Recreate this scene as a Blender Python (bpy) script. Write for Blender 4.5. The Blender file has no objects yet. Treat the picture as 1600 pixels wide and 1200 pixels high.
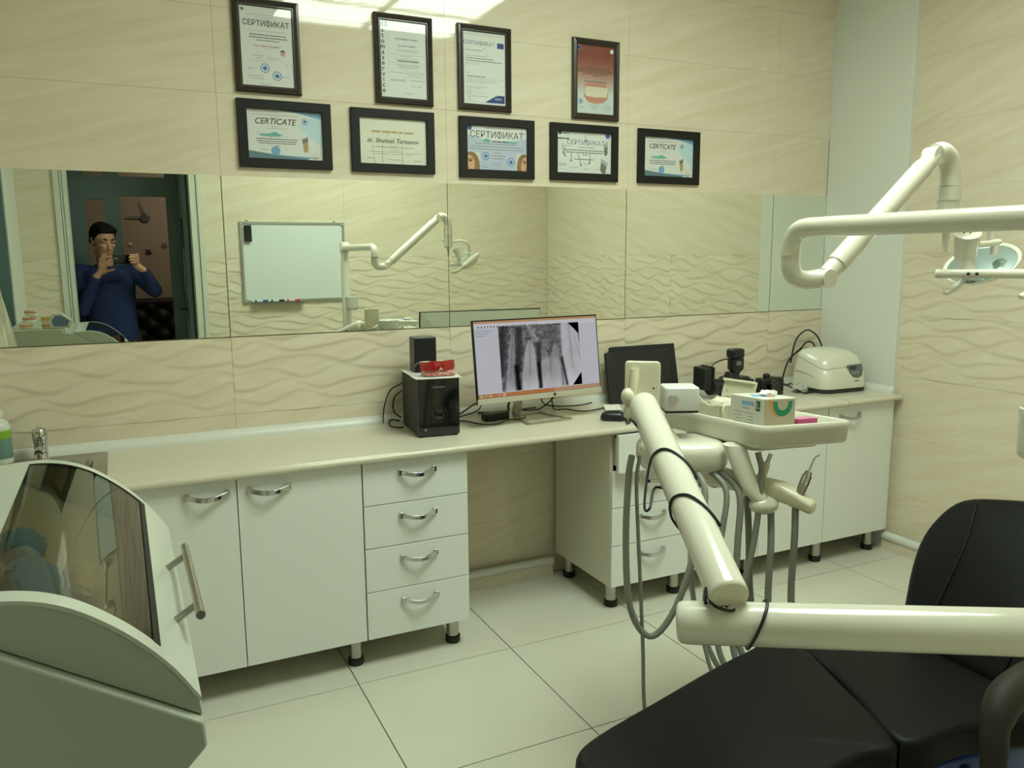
import bpy, bmesh, math, random
import numpy as np
from mathutils import Vector, Matrix
random.seed(7)
SC = bpy.context.scene
COL = SC.collection
PI = math.pi

# ------------------------------------------------------------------ camera, world, lights, exposure
cam = bpy.data.cameras.new('camera'); camo = bpy.data.objects.new('camera', cam); COL.objects.link(camo)
cam.sensor_width = 36; cam.lens = 1263.166 * 36 / 1600; cam.clip_start = 0.012; cam.clip_end = 60
CAM = Vector((-0.0752, -3.2511, 1.5023))
CR = Vector((0.89994, -0.43595, -0.00721)); CU = Vector((0.07475, 0.13798, 0.98761)); CW = Vector((0.42956, 0.88933, -0.15676))
mw = Matrix((CR, CU, -CW)).transposed().to_4x4(); mw.translation = CAM
camo.matrix_world = mw
SC.camera = camo
W = bpy.data.worlds.new('world'); SC.world = W; W.use_nodes = True
W.node_tree.nodes['Background'].inputs[0].default_value = (0.5, 0.5, 0.42, 1)
W.node_tree.nodes['Background'].inputs[1].default_value = 0.05
SC.view_settings.view_transform = 'Standard'; SC.view_settings.look = 'None'
SC.view_settings.gamma = 1; SC.view_settings.use_curve_mapping = False
SC.view_settings.exposure = 0.0
LAMP = (0.85, 0.99, 0.83)      # greenish fluorescent tint
PANEL_STRENGTH = 20.0

# room: back wall y=0, right wall x=XR, front wall y=YF, left wall x=XL
XR, XL, YF, H = 3.39, -0.65, -3.18, 3.0

# ------------------------------------------------------------------ helpers
def lin(h):
    h = h.lstrip('#'); c = [int(h[i:i+2], 16) / 255 for i in (0, 2, 4)]
    return tuple(x / 12.92 if x <= 0.04045 else ((x + 0.055) / 1.055) ** 2.4 for x in c) + (1,)

MATS = {}
def mat(name, col='808080', rough=0.5, metal=0.0, spec=0.5, coat=0.0, emit=None, estr=0, noise=None, bump=None, vary=None, sheen=0):
    if name in MATS: return MATS[name]
    m = bpy.data.materials.new(name); m.use_nodes = True; MATS[name] = m
    nt = m.node_tree; b = nt.nodes['Principled BSDF']
    c = lin(col) if isinstance(col, str) else tuple(col) + (1,)
    b.inputs['Base Color'].default_value = c
    b.inputs['Roughness'].default_value = rough; b.inputs['Metallic'].default_value = metal
    b.inputs['Specular IOR Level'].default_value = spec; b.inputs['Coat Weight'].default_value = coat
    b.inputs['Coat Roughness'].default_value = 0.05; b.inputs['Sheen Weight'].default_value = sheen
    if emit: b.inputs['Emission Color'].default_value = lin(emit) if isinstance(emit, str) else tuple(emit) + (1,); b.inputs['Emission Strength'].default_value = estr
    if vary:      # (scale, second colour, low, high)
        tc = nt.nodes.new('ShaderNodeNewGeometry'); n = nt.nodes.new('ShaderNodeTexNoise'); r = nt.nodes.new('ShaderNodeValToRGB')
        n.inputs['Scale'].default_value = vary[0]; n.inputs['Detail'].default_value = 6
        nt.links.new(tc.outputs['Position'], n.inputs['Vector']); nt.links.new(n.outputs['Fac'], r.inputs['Fac'])
        r.color_ramp.elements[0].position = vary[2]; r.color_ramp.elements[1].position = vary[3]
        r.color_ramp.elements[0].color = lin(vary[1]); r.color_ramp.elements[1].color = c
        nt.links.new(r.outputs['Color'], b.inputs['Base Color'])
    if bump:      # (scale, strength)
        tc = nt.nodes.new('ShaderNodeTexCoord'); n = nt.nodes.new('ShaderNodeTexNoise'); u = nt.nodes.new('ShaderNodeBump')
        n.inputs['Scale'].default_value = bump[0]; n.inputs['Detail'].default_value = 4
        u.inputs['Strength'].default_value = bump[1]; u.inputs['Distance'].default_value = 0.01
        nt.links.new(tc.outputs['Object'], n.inputs['Vector']); nt.links.new(n.outputs['Fac'], u.inputs['Height']); nt.links.new(u.outputs['Normal'], b.inputs['Normal'])
    return m

def emis(name, col, s):
    if name in MATS: return MATS[name]
    m = bpy.data.materials.new(name); m.use_nodes = True; MATS[name] = m; nt = m.node_tree
    nt.nodes.remove(nt.nodes['Principled BSDF']); e = nt.nodes.new('ShaderNodeEmission')
    e.inputs[0].default_value = lin(col) if isinstance(col, str) else tuple(col) + (1,); e.inputs[1].default_value = s
    nt.links.new(e.outputs[0], nt.nodes['Material Output'].inputs[0]); return m

def glass(name, tint='ffffff', rough=0.0, ior=1.5):
    """thin pane: clear or tinted transmission with a Fresnel reflection"""
    if name in MATS: return MATS[name]
    m = bpy.data.materials.new(name); m.use_nodes = True; MATS[name] = m; nt = m.node_tree
    nt.nodes.remove(nt.nodes['Principled BSDF'])
    t = nt.nodes.new('ShaderNodeBsdfTransparent'); g = nt.nodes.new('ShaderNodeBsdfGlossy'); f = nt.nodes.new('ShaderNodeFresnel'); x = nt.nodes.new('ShaderNodeMixShader')
    t.inputs[0].default_value = lin(tint); g.inputs['Roughness'].default_value = rough; f.inputs[0].default_value = ior
    gm = nt.nodes.new('ShaderNodeNewGeometry'); iv = nt.nodes.new('ShaderNodeMath'); iv.operation = 'SUBTRACT'; iv.inputs[0].default_value = 1; mu = nt.nodes.new('ShaderNodeMath'); mu.operation = 'MULTIPLY'
    nt.links.new(gm.outputs['Backfacing'], iv.inputs[1]); nt.links.new(iv.outputs[0], mu.inputs[0]); nt.links.new(f.outputs[0], mu.inputs[1])   # only the outer face of the sheet reflects
    nt.links.new(mu.outputs[0], x.inputs[0]); nt.links.new(t.outputs[0], x.inputs[1]); nt.links.new(g.outputs[0], x.inputs[2])
    nt.links.new(x.outputs[0], nt.nodes['Material Output'].inputs[0]); return m

def vcol_mat(name, emission=0.0, rough=0.6):
    if name in MATS: return MATS[name]
    m = bpy.data.materials.new(name); m.use_nodes = True; MATS[name] = m; nt = m.node_tree
    a = nt.nodes.new('ShaderNodeAttribute'); a.attribute_name = 'print'
    if emission:
        nt.nodes.remove(nt.nodes['Principled BSDF']); e = nt.nodes.new('ShaderNodeEmission'); e.inputs[1].default_value = emission
        nt.links.new(a.outputs['Color'], e.inputs[0]); nt.links.new(e.outputs[0], nt.nodes['Material Output'].inputs[0])
    else:
        b = nt.nodes['Principled BSDF']; b.inputs['Roughness'].default_value = rough; nt.links.new(a.outputs['Color'], b.inputs['Base Color'])
    return m

def tile_mat(name, axis, base, streak, rough, seam=(1, 1, 1)):
    """glazed beige stone-look tile with slanting streaks, read from world position"""
    m = bpy.data.materials.new(name); m.use_nodes = True; MATS[name] = m; nt = m.node_tree; b = nt.nodes['Principled BSDF']
    g = nt.nodes.new('ShaderNodeNewGeometry'); mp = nt.nodes.new('ShaderNodeMapping'); mp.vector_type = 'POINT'
    mp2 = nt.nodes.new('ShaderNodeMapping')
    if axis == 'y': mp.inputs['Rotation'].default_value = (0, math.radians(16), 0); mp2.inputs['Scale'].default_value = (1.3, 1, 13)
    else: mp.inputs['Rotation'].default_value = (math.radians(16), 0, 0); mp2.inputs['Scale'].default_value = (1, 1.3, 13)
    n = nt.nodes.new('ShaderNodeTexNoise'); n.inputs['Scale'].default_value = 1.7; n.inputs['Detail'].default_value = 7; n.inputs['Roughness'].default_value = 0.62; n.inputs['Distortion'].default_value = 0.5
    r = nt.nodes.new('ShaderNodeValToRGB'); r.color_ramp.elements[0].position = 0.34; r.color_ramp.elements[1].position = 0.62
    r.color_ramp.elements[0].color = lin(streak); r.color_ramp.elements[1].color = lin(base)
    L = nt.links.new
    L(g.outputs['Position'], mp.inputs['Vector']); L(mp.outputs['Vector'], mp2.inputs['Vector']); L(mp2.outputs['Vector'], n.inputs['Vector'])
    L(n.outputs['Fac'], r.inputs['Fac']); L(r.outputs['Color'], b.inputs['Base Color'])
    u = nt.nodes.new('ShaderNodeBump'); u.inputs['Strength'].default_value = 0.10; u.inputs['Distance'].default_value = 0.0012
    L(n.outputs['Fac'], u.inputs['Height']); L(u.outputs['Normal'], b.inputs['Normal'])
    b.inputs['Roughness'].default_value = rough; b.inputs['Specular IOR Level'].default_value = 0.5
    return m

class MB:
    def __init__(s): s.v = []; s.f = []
    def add(s, vs, fs):
        o = len(s.v); s.v += [tuple(p) for p in vs]; s.f += [tuple(i + o for i in f) for f in fs]; return s
    def box(s, c, d, M=None):
        x, y, z = [q / 2 for q in d]
        vs = [Vector((a * x, b * y, e * z)) for a in (-1, 1) for b in (-1, 1) for e in (-1, 1)]
        if M is not None: vs = [M @ p for p in vs]
        vs = [p + Vector(c) for p in vs]
        return s.add(vs, [(0, 1, 3, 2), (4, 6, 7, 5), (0, 4, 5, 1), (2, 3, 7, 6), (0, 2, 6, 4), (1, 5, 7, 3)])
    def b2(s, a, b):   # box between two corners
        return s.box([(p + q) / 2 for p, q in zip(a, b)], [abs(p - q) for p, q in zip(a, b)])
    def loft(s, rings, cap0=True, cap1=True, closed=True):
        n = len(rings[0]); o = len(s.v); s.v += [tuple(p) for r in rings for p in r]
        for i in range(len(rings) - 1):
            for j in range(n if closed else n - 1):
                a = o + i * n + j; b = o + i * n + (j + 1) % n; s.f.append((a, b, b + n, a + n))
        if cap0: s.f.append(tuple(o + j for j in range(n)))
        if cap1: s.f.append(tuple(o + (len(rings) - 1) * n + j for j in reversed(range(n))))
        return s
    def tube(s, pts, r, seg=10, caps=True, closed=False):
        pts = [Vector(p) for p in pts]; n = len(pts)
        rs = r if isinstance(r, (list, tuple)) else [r] * n
        T = []
        for i in range(n):
            a = pts[(i - 1) % n] if (closed or i > 0) else pts[i]; b = pts[(i + 1) % n] if (closed or i < n - 1) else pts[i]
            T.append((b - a).normalized())
        up = Vector((0, 0, 1)) if abs(T[0].z) < 0.9 else Vector((1, 0, 0))
        N = (up - T[0] * up.dot(T[0])).normalized(); rings = []
        for i in range(n):
            N = (N - T[i] * N.dot(T[i])).normalized(); B = T[i].cross(N)
            rings.append([pts[i] + (N * math.cos(2 * PI * k / seg) + B * math.sin(2 * PI * k / seg)) * rs[i] for k in range(seg)])
        if closed: rings.append(rings[0]); return s.loft(rings, False, False)
        return s.loft(rings, caps, caps)
    def cyl(s, p0, p1, r0, r1=None, seg=20):
        return s.tube([p0, p1], [r0, r0 if r1 is None else r1], seg)
    def lathe(s, prof, c=(0, 0, 0), seg=24, M=None):
        rings = [[Vector((r * math.cos(2 * PI * k / seg), r * math.sin(2 * PI * k / seg), z)) for k in range(seg)] for r, z in prof]
        if M is not None: rings = [[M @ p for p in q] for q in rings]
        return s.loft([[p + Vector(c) for p in q] for q in rings])
    def prism(s, poly, ax, a, b):
        def mk(p, t): return {'x': (t, p[0], p[1]), 'y': (p[0], t, p[1]), 'z': (p[0], p[1], t)}[ax]
        return s.loft([[mk(p, a) for p in poly], [mk(p, b) for p in poly]])
    def ball(s, c, r, M=None, seg=14, rings=9):
        r = (r, r, r) if not isinstance(r, (tuple, list)) else r
        R = []
        for i in range(1, rings):
            t = PI * i / rings
            R.append([Vector((r[0] * math.sin(t) * math.cos(2 * PI * k / seg), r[1] * math.sin(t) * math.sin(2 * PI * k / seg), -r[2] * math.cos(t))) for k in range(seg)])
        top = [Vector((0, 0, r[2]))]; 
        if M is not None: R = [[M @ p for p in q] for q in R]
        return s.loft([[p + Vector(c) for p in q] for q in R])
    def xf(s, M):
        s.v = [tuple(M @ Vector(p)) for p in s.v]; return s
    def mesh(s, name):
        me = bpy.data.meshes.new(name); me.from_pydata(s.v, [], s.f)
        bm = bmesh.new(); bm.from_mesh(me); bmesh.ops.recalc_face_normals(bm, faces=bm.faces); bm.to_mesh(me); bm.free()
        return me

LOC = {}
def link(name, me, m, parent=None, smooth=False, bevel=None, sub=0, kind=None, loc=None, bseg=2):
    o = bpy.data.objects.new(name, me); COL.objects.link(o)
    if m is not None and len(me.materials) == 0: me.materials.append(m)
    if parent is not None: o.parent = parent
    if loc: o.location = loc
    if smooth or bevel: me.shade_smooth()
    if bevel:
        b = o.modifiers.new('bevel', 'BEVEL'); b.width = bevel; b.segments = bseg; b.limit_method = 'ANGLE'; b.angle_limit = math.radians(35); b.harden_normals = True
    if sub:
        q = o.modifiers.new('sub', 'SUBSURF'); q.levels = q.render_levels = sub
    if kind: o['kind'] = kind
    return o
def obj(name, mb, m, parent=None, world=True, **k):
    """one mesh object; world=True: vertices given in world coordinates are shifted to the parent's base"""
    if parent is not None and world:
        L = LOC.get(parent.name, Vector((0, 0, 0)))
        mb.v = [tuple(Vector(p) - L) for p in mb.v]
    me = mb.mesh(name)
    o = link(name, me, m, parent, **k)
    LOC[o.name] = LOC.get(parent.name, Vector((0, 0, 0))) if parent is not None else Vector((0, 0, 0))
    if k.get('smooth') and not k.get('bevel') and not k.get('sub'):
        # keep sharp creases above 40 degrees
        bm = bmesh.new(); bm.from_mesh(me)
        for e in bm.edges:
            if len(e.link_faces) == 2 and e.calc_face_angle(0) > math.radians(40): e.smooth = False
        bm.to_mesh(me); bm.free()
    return o
def tag(o, label, cat, group=None, kind=None):
    o['label'] = label; o['category'] = cat
    if group: o['group'] = group
    if kind: o['kind'] = kind
    return o
def thing(name, label, cat, loc=(0, 0, 0), rz=0, group=None):
    o = bpy.data.objects.new(name, None); COL.objects.link(o); o.location = loc; o.rotation_euler = (0, 0, rz); o.empty_display_size = 0.05
    LOC[o.name] = Vector(loc); return tag(o, label, cat, group)
def struct(name, mb, m, label=None, **k):
    o = obj(name, mb, m, None, **k); o['kind'] = 'structure'
    if label: o['label'] = label
    return o
def cr(pts, n=8, closed=False):
    """Catmull-Rom resample"""
    P = [Vector(p) for p in pts]; out = []; N = len(P)
    for i in range(N if closed else N - 1):
        a = P[(i - 1) % N] if closed or i > 0 else P[0] * 2 - P[1]; b = P[i]; c = P[(i + 1) % N]
        d = P[(i + 2) % N] if closed or i + 2 < N else P[-1] * 2 - P[-2]
        for k in range(n):
            t = k / n; out.append(0.5 * ((2 * b) + (c - a) * t + (2 * a - 5 * b + 4 * c - d) * t * t + (3 * b - a - 3 * c + d) * t ** 3))
    if not closed: out.append(P[-1])
    return out
def rr(w, h, r, n=5, cx=0, cy=0):
    out = []
    for sx, sy, a0 in ((1, 1, 0), (-1, 1, 90), (-1, -1, 180), (1, -1, 270)):
        for k in range(n + 1):
            a = math.radians(a0 + 90 * k / n); out.append((cx + sx * (w / 2 - r) + r * math.cos(a), cy + sy * (h / 2 - r) + r * math.sin(a)))
    return out
def inset(poly, d):
    n = len(poly); out = []; A = sum(poly[i][0] * poly[(i + 1) % n][1] - poly[(i + 1) % n][0] * poly[i][1] for i in range(n))
    sg = 1 if A > 0 else -1
    for i in range(n):
        p, q, r = Vector(poly[i - 1][:2]), Vector(poly[i][:2]), Vector(poly[(i + 1) % n][:2])
        t = (r - p).normalized(); nrm = Vector((-t.y, t.x)) * sg; o = q + nrm * d; out.append((o.x, o.y))
    return out
def pillow(poly, z0, z1, r, crown=0.0, n=4):
    """closed pad with rounded edges; returns MB"""
    m = MB(); rings = []
    for k in range(n + 1):
        a = PI / 2 * k / n; q = inset(poly, r * (1 - math.sin(a))) if k < n else poly
        rings.append([(x, y, z0 + r * (1 - math.cos(a))) for x, y in q])
    for k in range(n + 1):
        a = PI / 2 * k / n; q = inset(poly, r * (1 - math.cos(a))) if k else poly
        rings.append([(x, y, z1 - r * (1 - math.sin(a))) for x, y in q])
    last = [(p[0], p[1]) for p in rings[-1]]
    cx = sum(p[0] for p in last) / len(last); cy = sum(p[1] for p in last) / len(last)
    for s in (0.8, 0.55, 0.3, 0.1):
        rings.append([(cx + (x - cx) * s, cy + (y - cy) * s, z1 + crown * (1 - s * s)) for x, y in last])
    return m.loft(rings)
def text_mesh(body, size, align='CENTER', shear=0.0, sx=1.0, bold=0.0):
    c = bpy.data.curves.new('t', 'FONT'); c.body = body; c.size = size; c.align_x = align; c.align_y = 'CENTER'; c.shear = shear; c.resolution_u = 3; c.offset = bold
    o = bpy.data.objects.new('t', c); me = bpy.data.meshes.new_from_object(o)
    bpy.data.objects.remove(o); bpy.data.curves.remove(c)
    return [(v.co.x * sx, v.co.y) for v in me.vertices], [tuple(p.vertices) for p in me.polygons]
def text_on(mb, body, size, fn, align='CENTER', shear=0.0, sx=1.0, bold=0.0):
    """lettering laid on a surface; the letter Ф is drawn as a ring with its stem"""
    if 'Ф' in body:
        k = body.index('Ф'); v0, _ = text_mesh(body[:k], size, 'LEFT', shear, sx, bold); v1, _ = text_mesh(body[:k] + 'О', size, 'LEFT', shear, sx, bold)
        e0 = max(p[0] for p in v0); o = [p for p in v1 if p[0] > e0]; cx = (min(p[0] for p in o) + max(p[0] for p in o)) / 2; y0, y1 = min(p[1] for p in o), max(p[1] for p in o)
        v, f = text_mesh(body.replace('Ф', 'О'), size, 'LEFT', shear, sx, bold); w = (max(p[0] for p in o) - min(p[0] for p in o)) * .07
        n = len(v); v = v + [(cx - w, y0 - size * .03), (cx + w, y0 - size * .03), (cx + w, y1 + size * .03), (cx - w, y1 + size * .03)]; f = f + [(n, n + 1, n + 2, n + 3)]
    else: v, f = text_mesh(body, size, 'LEFT', shear, sx, bold)
    m = (min(p[0] for p in v) + max(p[0] for p in v)) / 2
    mb.add([fn(a - m, b) for a, b in v], f); return mb
def painted(name, fn, img, m, parent):
    """a flat print: rows x cols of colour cells; fn(u,v) gives the point, img is an array HxWx3 (linear), row 0 at the top"""
    h, w = img.shape[:2]; mb = MB()
    mb.v = [tuple(fn(j / w, 1 - i / h)) for i in range(h + 1) for j in range(w + 1)]
    mb.f = [(i * (w + 1) + j, (i + 1) * (w + 1) + j, (i + 1) * (w + 1) + j + 1, i * (w + 1) + j + 1) for i in range(h) for j in range(w)]
    L = LOC.get(parent.name, Vector((0, 0, 0))); me = bpy.data.meshes.new(name); me.from_pydata([tuple(Vector(p) - L) for p in mb.v], [], mb.f)
    at = me.color_attributes.new('print', 'FLOAT_COLOR', 'CORNER')
    cols = np.ones((h * w, 4, 4), np.float32); cols[:, :, :3] = img.reshape(-1, 1, 3); at.data.foreach_set('color', cols.ravel())
    o = link(name, me, m, parent); LOC[o.name] = L; return o
def s2l(a): a = np.asarray(a, float); return np.where(a <= 0.04045, a / 12.92, ((a + 0.055) / 1.055) ** 2.4)
def vnoise(h, w, sy, sx, seed):
    g = np.random.RandomState(seed).rand(int(h / sy) + 3, int(w / sx) + 3); y = np.arange(h) / sy; x = np.arange(w) / sx
    i = y.astype(int); j = x.astype(int); fy = (y - i)[:, None]; fx = (x - j)[None]; fy = fy * fy * (3 - 2 * fy); fx = fx * fx * (3 - 2 * fx)
    a = g[i][:, j]; b = g[i][:, j + 1]; c = g[i + 1][:, j]; d = g[i + 1][:, j + 1]
    return a * (1 - fy) * (1 - fx) + b * (1 - fy) * fx + c * fy * (1 - fx) + d * fy * fx

# ------------------------------------------------------------------ materials
WALLB, WALLS = 'e0d6c1', 'd8cbb1'
M_tile_y = tile_mat('tile_back', 'y', WALLB, WALLS, 0.03)
M_tile_x = tile_mat('tile_side', 'x', WALLB, WALLS, 0.03)
M_grout = mat('grout', 'c4b798', 0.9)
M_fgrout = mat('floor_grout', '1b1a16', 0.9)
M_floor = mat('floor_tile', 'dad9cb', 0.10, spec=0.5, vary=(1.2, 'd2d0c0', 0.3, 0.7))
M_ceil = mat('ceiling_white', 'dedbd2', 0.9)
M_wpaint = mat('white_paint', 'dbddd4', 0.35)
M_lam = mat('white_laminate', 'e3e6e1', 0.22, spec=0.5)
M_carc = mat('carcass_laminate', 'd6d2c0', 0.4)
M_top = mat('worktop_laminate', 'd7d1c0', 0.16, spec=0.5, vary=(420, 'ada288', 0.33, 0.45))
M_chrome = mat('chrome', 'c9c9c9', 0.08, metal=1)
M_steel = mat('brushed_steel', 'b5b3ac', 0.3, metal=1)
M_alu = mat('aluminium', 'c2c4c2', 0.35, metal=1)
M_rub = mat('black_rubber', '14140f', 0.6)
M_blk = mat('black_plastic', '17181a', 0.35)
M_blkg = mat('black_gloss', '0c0d10', 0.06, spec=0.6, coat=0.4)
M_blkm = mat('black_matt', '1b1c1b', 0.6)
M_unit = mat('dental_enamel', 'd9d6c7', 0.18, spec=0.5, coat=0.2)
M_unit2 = mat('dental_plastic', 'd8d3ba', 0.25, spec=0.5)
M_hose = mat('grey_hose', '84877c', 0.5)
M_cord = mat('black_cord', '0f0f0f', 0.45)
M_leath = mat('black_leather', '090a0a', 0.52, spec=0.20, bump=(260, 0.10))
M_blue = mat('blue_shell', '0f3f8c', 0.3)
M_frame = mat('black_frame', '14130f', 0.6, spec=.35)
M_frame2 = mat('dark_brown_frame', '2c231e', 0.28, spec=0.5, coat=0.3)
M_paper = mat('paper', 'dde0dc', 0.6)
M_ink = mat('ink_dark', '3a3a40', 0.7); M_inkg = mat('ink_grey', '8d8f8c', 0.7); M_inkb = mat('ink_blue', '3560a6', 0.7); M_inkr = mat('ink_red', 'b4502f', 0.7)
M_pblue = mat('print_blue', '6fa5cc', 0.6); M_pslate = mat('print_slate', '5f7f8c', 0.6); M_pale = mat('print_pale', 'bfdbe4', 0.6); M_teal = mat('print_teal', '6fb8ac', 0.7)
M_navy = mat('print_navy', '1f3d84', 0.6); M_gold = mat('print_gold', 'b9a45c', 0.6); M_tan = mat('print_tan', 'b9a878', 0.6); M_lav = mat('print_lavender', 'b9c3d6', 0.6)
M_pgrey = mat('print_grey', '6f7474', 0.6); M_green = mat('print_green', '1f8a67', 0.5); M_orange = mat('print_orange', 'd79b5a', 0.5)
M_glass = glass('clear_glass', 'fdfdfd')
M_vp = vcol_mat('printed_picture')
M_teald = mat('teal_joinery', '667a7a', 0.4)
M_mirror = mat('mirror_silver', (0.86, 0.90, 0.82), 0.0, metal=1)

# ------------------------------------------------------------------ room shell
s = MB().b2((XL - 0.1, YF - 4.2, -0.12), (XR + 0.1, 0.12, -0.010)); floor = struct('floor', s, M_fgrout, 'pale glossy square floor tiles with thin dark joints')
def quadbox(w, d, hgt):      # top slab, chamfer-free 12 triangles
    return MB().b2((0, 0, -hgt), (w, d, 0))
FT = {}
ox, oy, T, G = 0.59 - 1.8, -0.603 - 3.0, 0.6, 0.0040
for i in range(0, 8):
    for j in range(0, 7):
        x0, x1 = max(XL, ox + i * T), min(XR, ox + (i + 1) * T); y0, y1 = max(YF - 0.16, oy + j * T), min(0, oy + (j + 1) * T)
        if x1 - x0 < 0.03 or y1 - y0 < 0.03: continue
        k = (round(x1 - x0, 3), round(y1 - y0, 3))
        if k not in FT: FT[k] = quadbox(k[0] - G, k[1] - G, 0.0105).mesh('floor_tile'); FT[k].materials.append(M_floor)
        link('floor_tile', FT[k], None, floor, loc=(x0 + G / 2, y0 + G / 2, 0))
hall_floor = struct('floor', MB().b2((-2.2, -7.3, -0.0105), (2.6, YF - 0.165, 0.0)), mat('hall_floor', '8a7d6c', 0.3), 'dim floor of the room beyond the doorway')
s = MB().b2((XL - 0.1, YF - 0.1, H), (XR + 0.1, 0.12, H + 0.1)); struct('ceiling', s, M_ceil, 'white ceiling above the treatment room')

def wave_line(k, x): return k * 0.050 + 0.019 * math.sin(2 * PI * x / 0.36 + k * 2.35 + 0.8 * math.sin(k * 1.7)) + 0.007 * math.sin(2 * PI * x / 0.9 * 4 + k * 1.1)
def wave_tile(w, h):
    nx, nz = max(8, int(w / 0.0125)), max(6, int(h / 0.0050)); m = MB()
    for j in range(nz + 1):
        for i in range(nx + 1):
            x, z = w * i / nx, h * j / nz
            q = None
            for k in range(-2, 9):
                za, zb_ = wave_line(k, x), wave_line(k + 1, x)
                if zb_ - za > 0.002 and za <= z < zb_: q = (z - za) / (zb_ - za), zb_ - za
            hgt, amp = (0.0, 0.0) if q is None else ((1 - q[0]) ** 1.2 * min(1, q[0] / .16) ** .8, 0.0046 * min(1.4, q[1] / 0.050))
            m.v.append((x, 0.002 - amp * hgt, z))
    for j in range(nz):
        for i in range(nx):
            a = j * (nx + 1) + i; m.f.append((a, a + 1, a + nx + 2, a + nx + 1))
    m.b2((0, 0.0025, 0), (w, 0.010, h))
    return m
TM = {}
def wall_tiles(parent, org, rz, length, off, m, exclude=(), wave=(0.9, 1.5), seam=0.0008, zmax=H):
    cols = [c for c in np.arange(off - 0.9 * 8, length + 0.9, 0.9)]
    for c in cols:
        for k in range(int(zmax / 0.3 + 0.5)):
            cells = [(max(0, c), min(length, c + 0.9), k * 0.3, k * 0.3 + 0.3)]
            for ex in exclude:
                nxt = []
                for (a, b, d, e) in cells:
                    A, B, D, E_ = ex
                    if B <= a or A >= b or E_ <= d or D >= e: nxt.append((a, b, d, e)); continue
                    if a < A: nxt.append((a, A, d, e))
                    if b > B: nxt.append((B, b, d, e))
                    a2, b2 = max(a, A), min(b, B)
                    if d < D: nxt.append((a2, b2, d, D))
                    if e > E_: nxt.append((a2, b2, E_, e))
                cells = nxt
            for (a, b, d, e) in cells:
                if b - a < 0.02 or e - d < 0.02: continue
                wv = wave[0] - 0.01 <= d and e <= wave[1] + 0.01
                key = (round(b - a, 3), round(e - d, 3), wv, m.name)
                if key not in TM:
                    w, h = key[0] - seam, key[1] - seam
                    TM[key] = (wave_tile(w, h) if wv else MB().b2((0, 0, 0), (w, 0.010, h))).mesh('wall_tile'); TM[key].materials.append(m)
                    if wv: TM[key].shade_smooth()
                o = link('wall_tile', TM[key], None, parent)
                ca, sa = math.cos(rz), math.sin(rz)
                o.location = (org[0] + (a + seam / 2) * ca, org[1] + (a + seam / 2) * sa, d + seam / 2); o.rotation_euler = (0, 0, rz)
wb = struct('wall_back', MB().b2((XL - 0.1, 0.0095, 0), (XR + 0.1, 0.12, H)), M_grout, 'beige stone-look tiled wall behind the counter')
wall_tiles(wb, (XL, 0), 0, XR - XL, 0.3 - XL, M_tile_y, exclude=((0, 3.37 - XL, 1.204, 1.804),))
wr = struct('wall_right', MB().b2((XR + 0.0095, YF - 0.1, 0), (XR + 0.1, 0.0, H)), M_grout, 'beige tiled wall on the right')
wall_tiles(wr, (XR, 0), -PI / 2, -YF, 0.48, M_tile_x, seam=0.0006)
DX0, DX1, DZ = -0.34, 0.44, 2.45            # door opening in the front wall
wf = MB(); wf.b2((XL - 0.1, YF - 0.16, 0), (DX0 - 0.02, YF - 0.0095, H)); wf.b2((DX1 + 0.02, YF - 0.16, 0), (XR + 0.1, YF - 0.0095, H)); wf.b2((DX0 - 0.02, YF - 0.16, DZ + 0.02), (DX1 + 0.02, YF - 0.0095, H))
wf = struct('wall_front', wf, M_grout, 'beige tiled wall with the doorway and whiteboard, seen in the mirror')
wall_tiles(wf, (XR, YF), PI, XR - XL, (XR - 1.57) % 0.9, M_tile_y, exclude=((XR - 0.52, XR + 0.42, 0, DZ + 0.08),))
WY0, WY1, WZ0, WZ1 = -2.50, -1.62, 0.95, 2.35
wl = MB(); wl.b2((XL - 0.1, YF - 0.1, 0), (XL - 0.0095, WY0, H)); wl.b2((XL - 0.1, WY1, 0), (XL - 0.0095, 0.0, H)); wl.b2((XL - 0.1, WY0, 0), (XL - 0.0095, WY1, WZ0)); wl.b2((XL - 0.1, WY0, WZ1), (XL - 0.0095, WY1, H))
wl = struct('wall_left', wl, M_grout, 'tiled left wall with a teal-framed window')
wall_tiles(wl, (XL, YF), PI / 2, -YF, 0.4, M_tile_x, exclude=((0, WY0 - YF, 0, H), (WY0 - YF, WY1 - YF, WZ0, WZ1)))
struct('trim_1', MB().b2((XL - 0.009, YF + 0.001, 0), (XL + 0.004, WY0 - 0.005, H)), M_wpaint, 'white painted strip of the left wall', bevel=0.002)
win = struct('window_1', MB().b2((XL - 0.09, WY0 + 0.022, WZ0), (XL + 0.002, WY0 + 0.07, WZ1)).b2((XL - 0.09, WY1 - 0.05, WZ0), (XL - 0.012, WY1, WZ1)).b2((XL - 0.09, WY0, WZ0), (XL - 0.012, WY1, WZ0 + 0.05)).b2((XL - 0.09, WY0, WZ1 - 0.05), (XL - 0.012, WY1, WZ1)), M_teald, 'window with a teal frame and teal blind')
obj('window_gasket', MB().b2((XL - 0.09, WY0, WZ0), (XL - 0.004, WY0 + 0.021, WZ1)), M_rub, win)
obj('window_pane', MB().b2((XL - 0.06, WY0 + 0.05, WZ0 + 0.05), (XL - 0.056, WY1 - 0.05, WZ1 - 0.05)), M_glass, win)
for q in range(7):
    y0 = WY0 + 0.08 + q * 0.100
    obj('blind_slat', MB().b2((XL - 0.082, y0, WZ0 + 0.052), (XL - 0.078, y0 + 0.092, WZ1 - 0.052)), mat('teal_blind', '6fa39a', 0.6), win)
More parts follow.
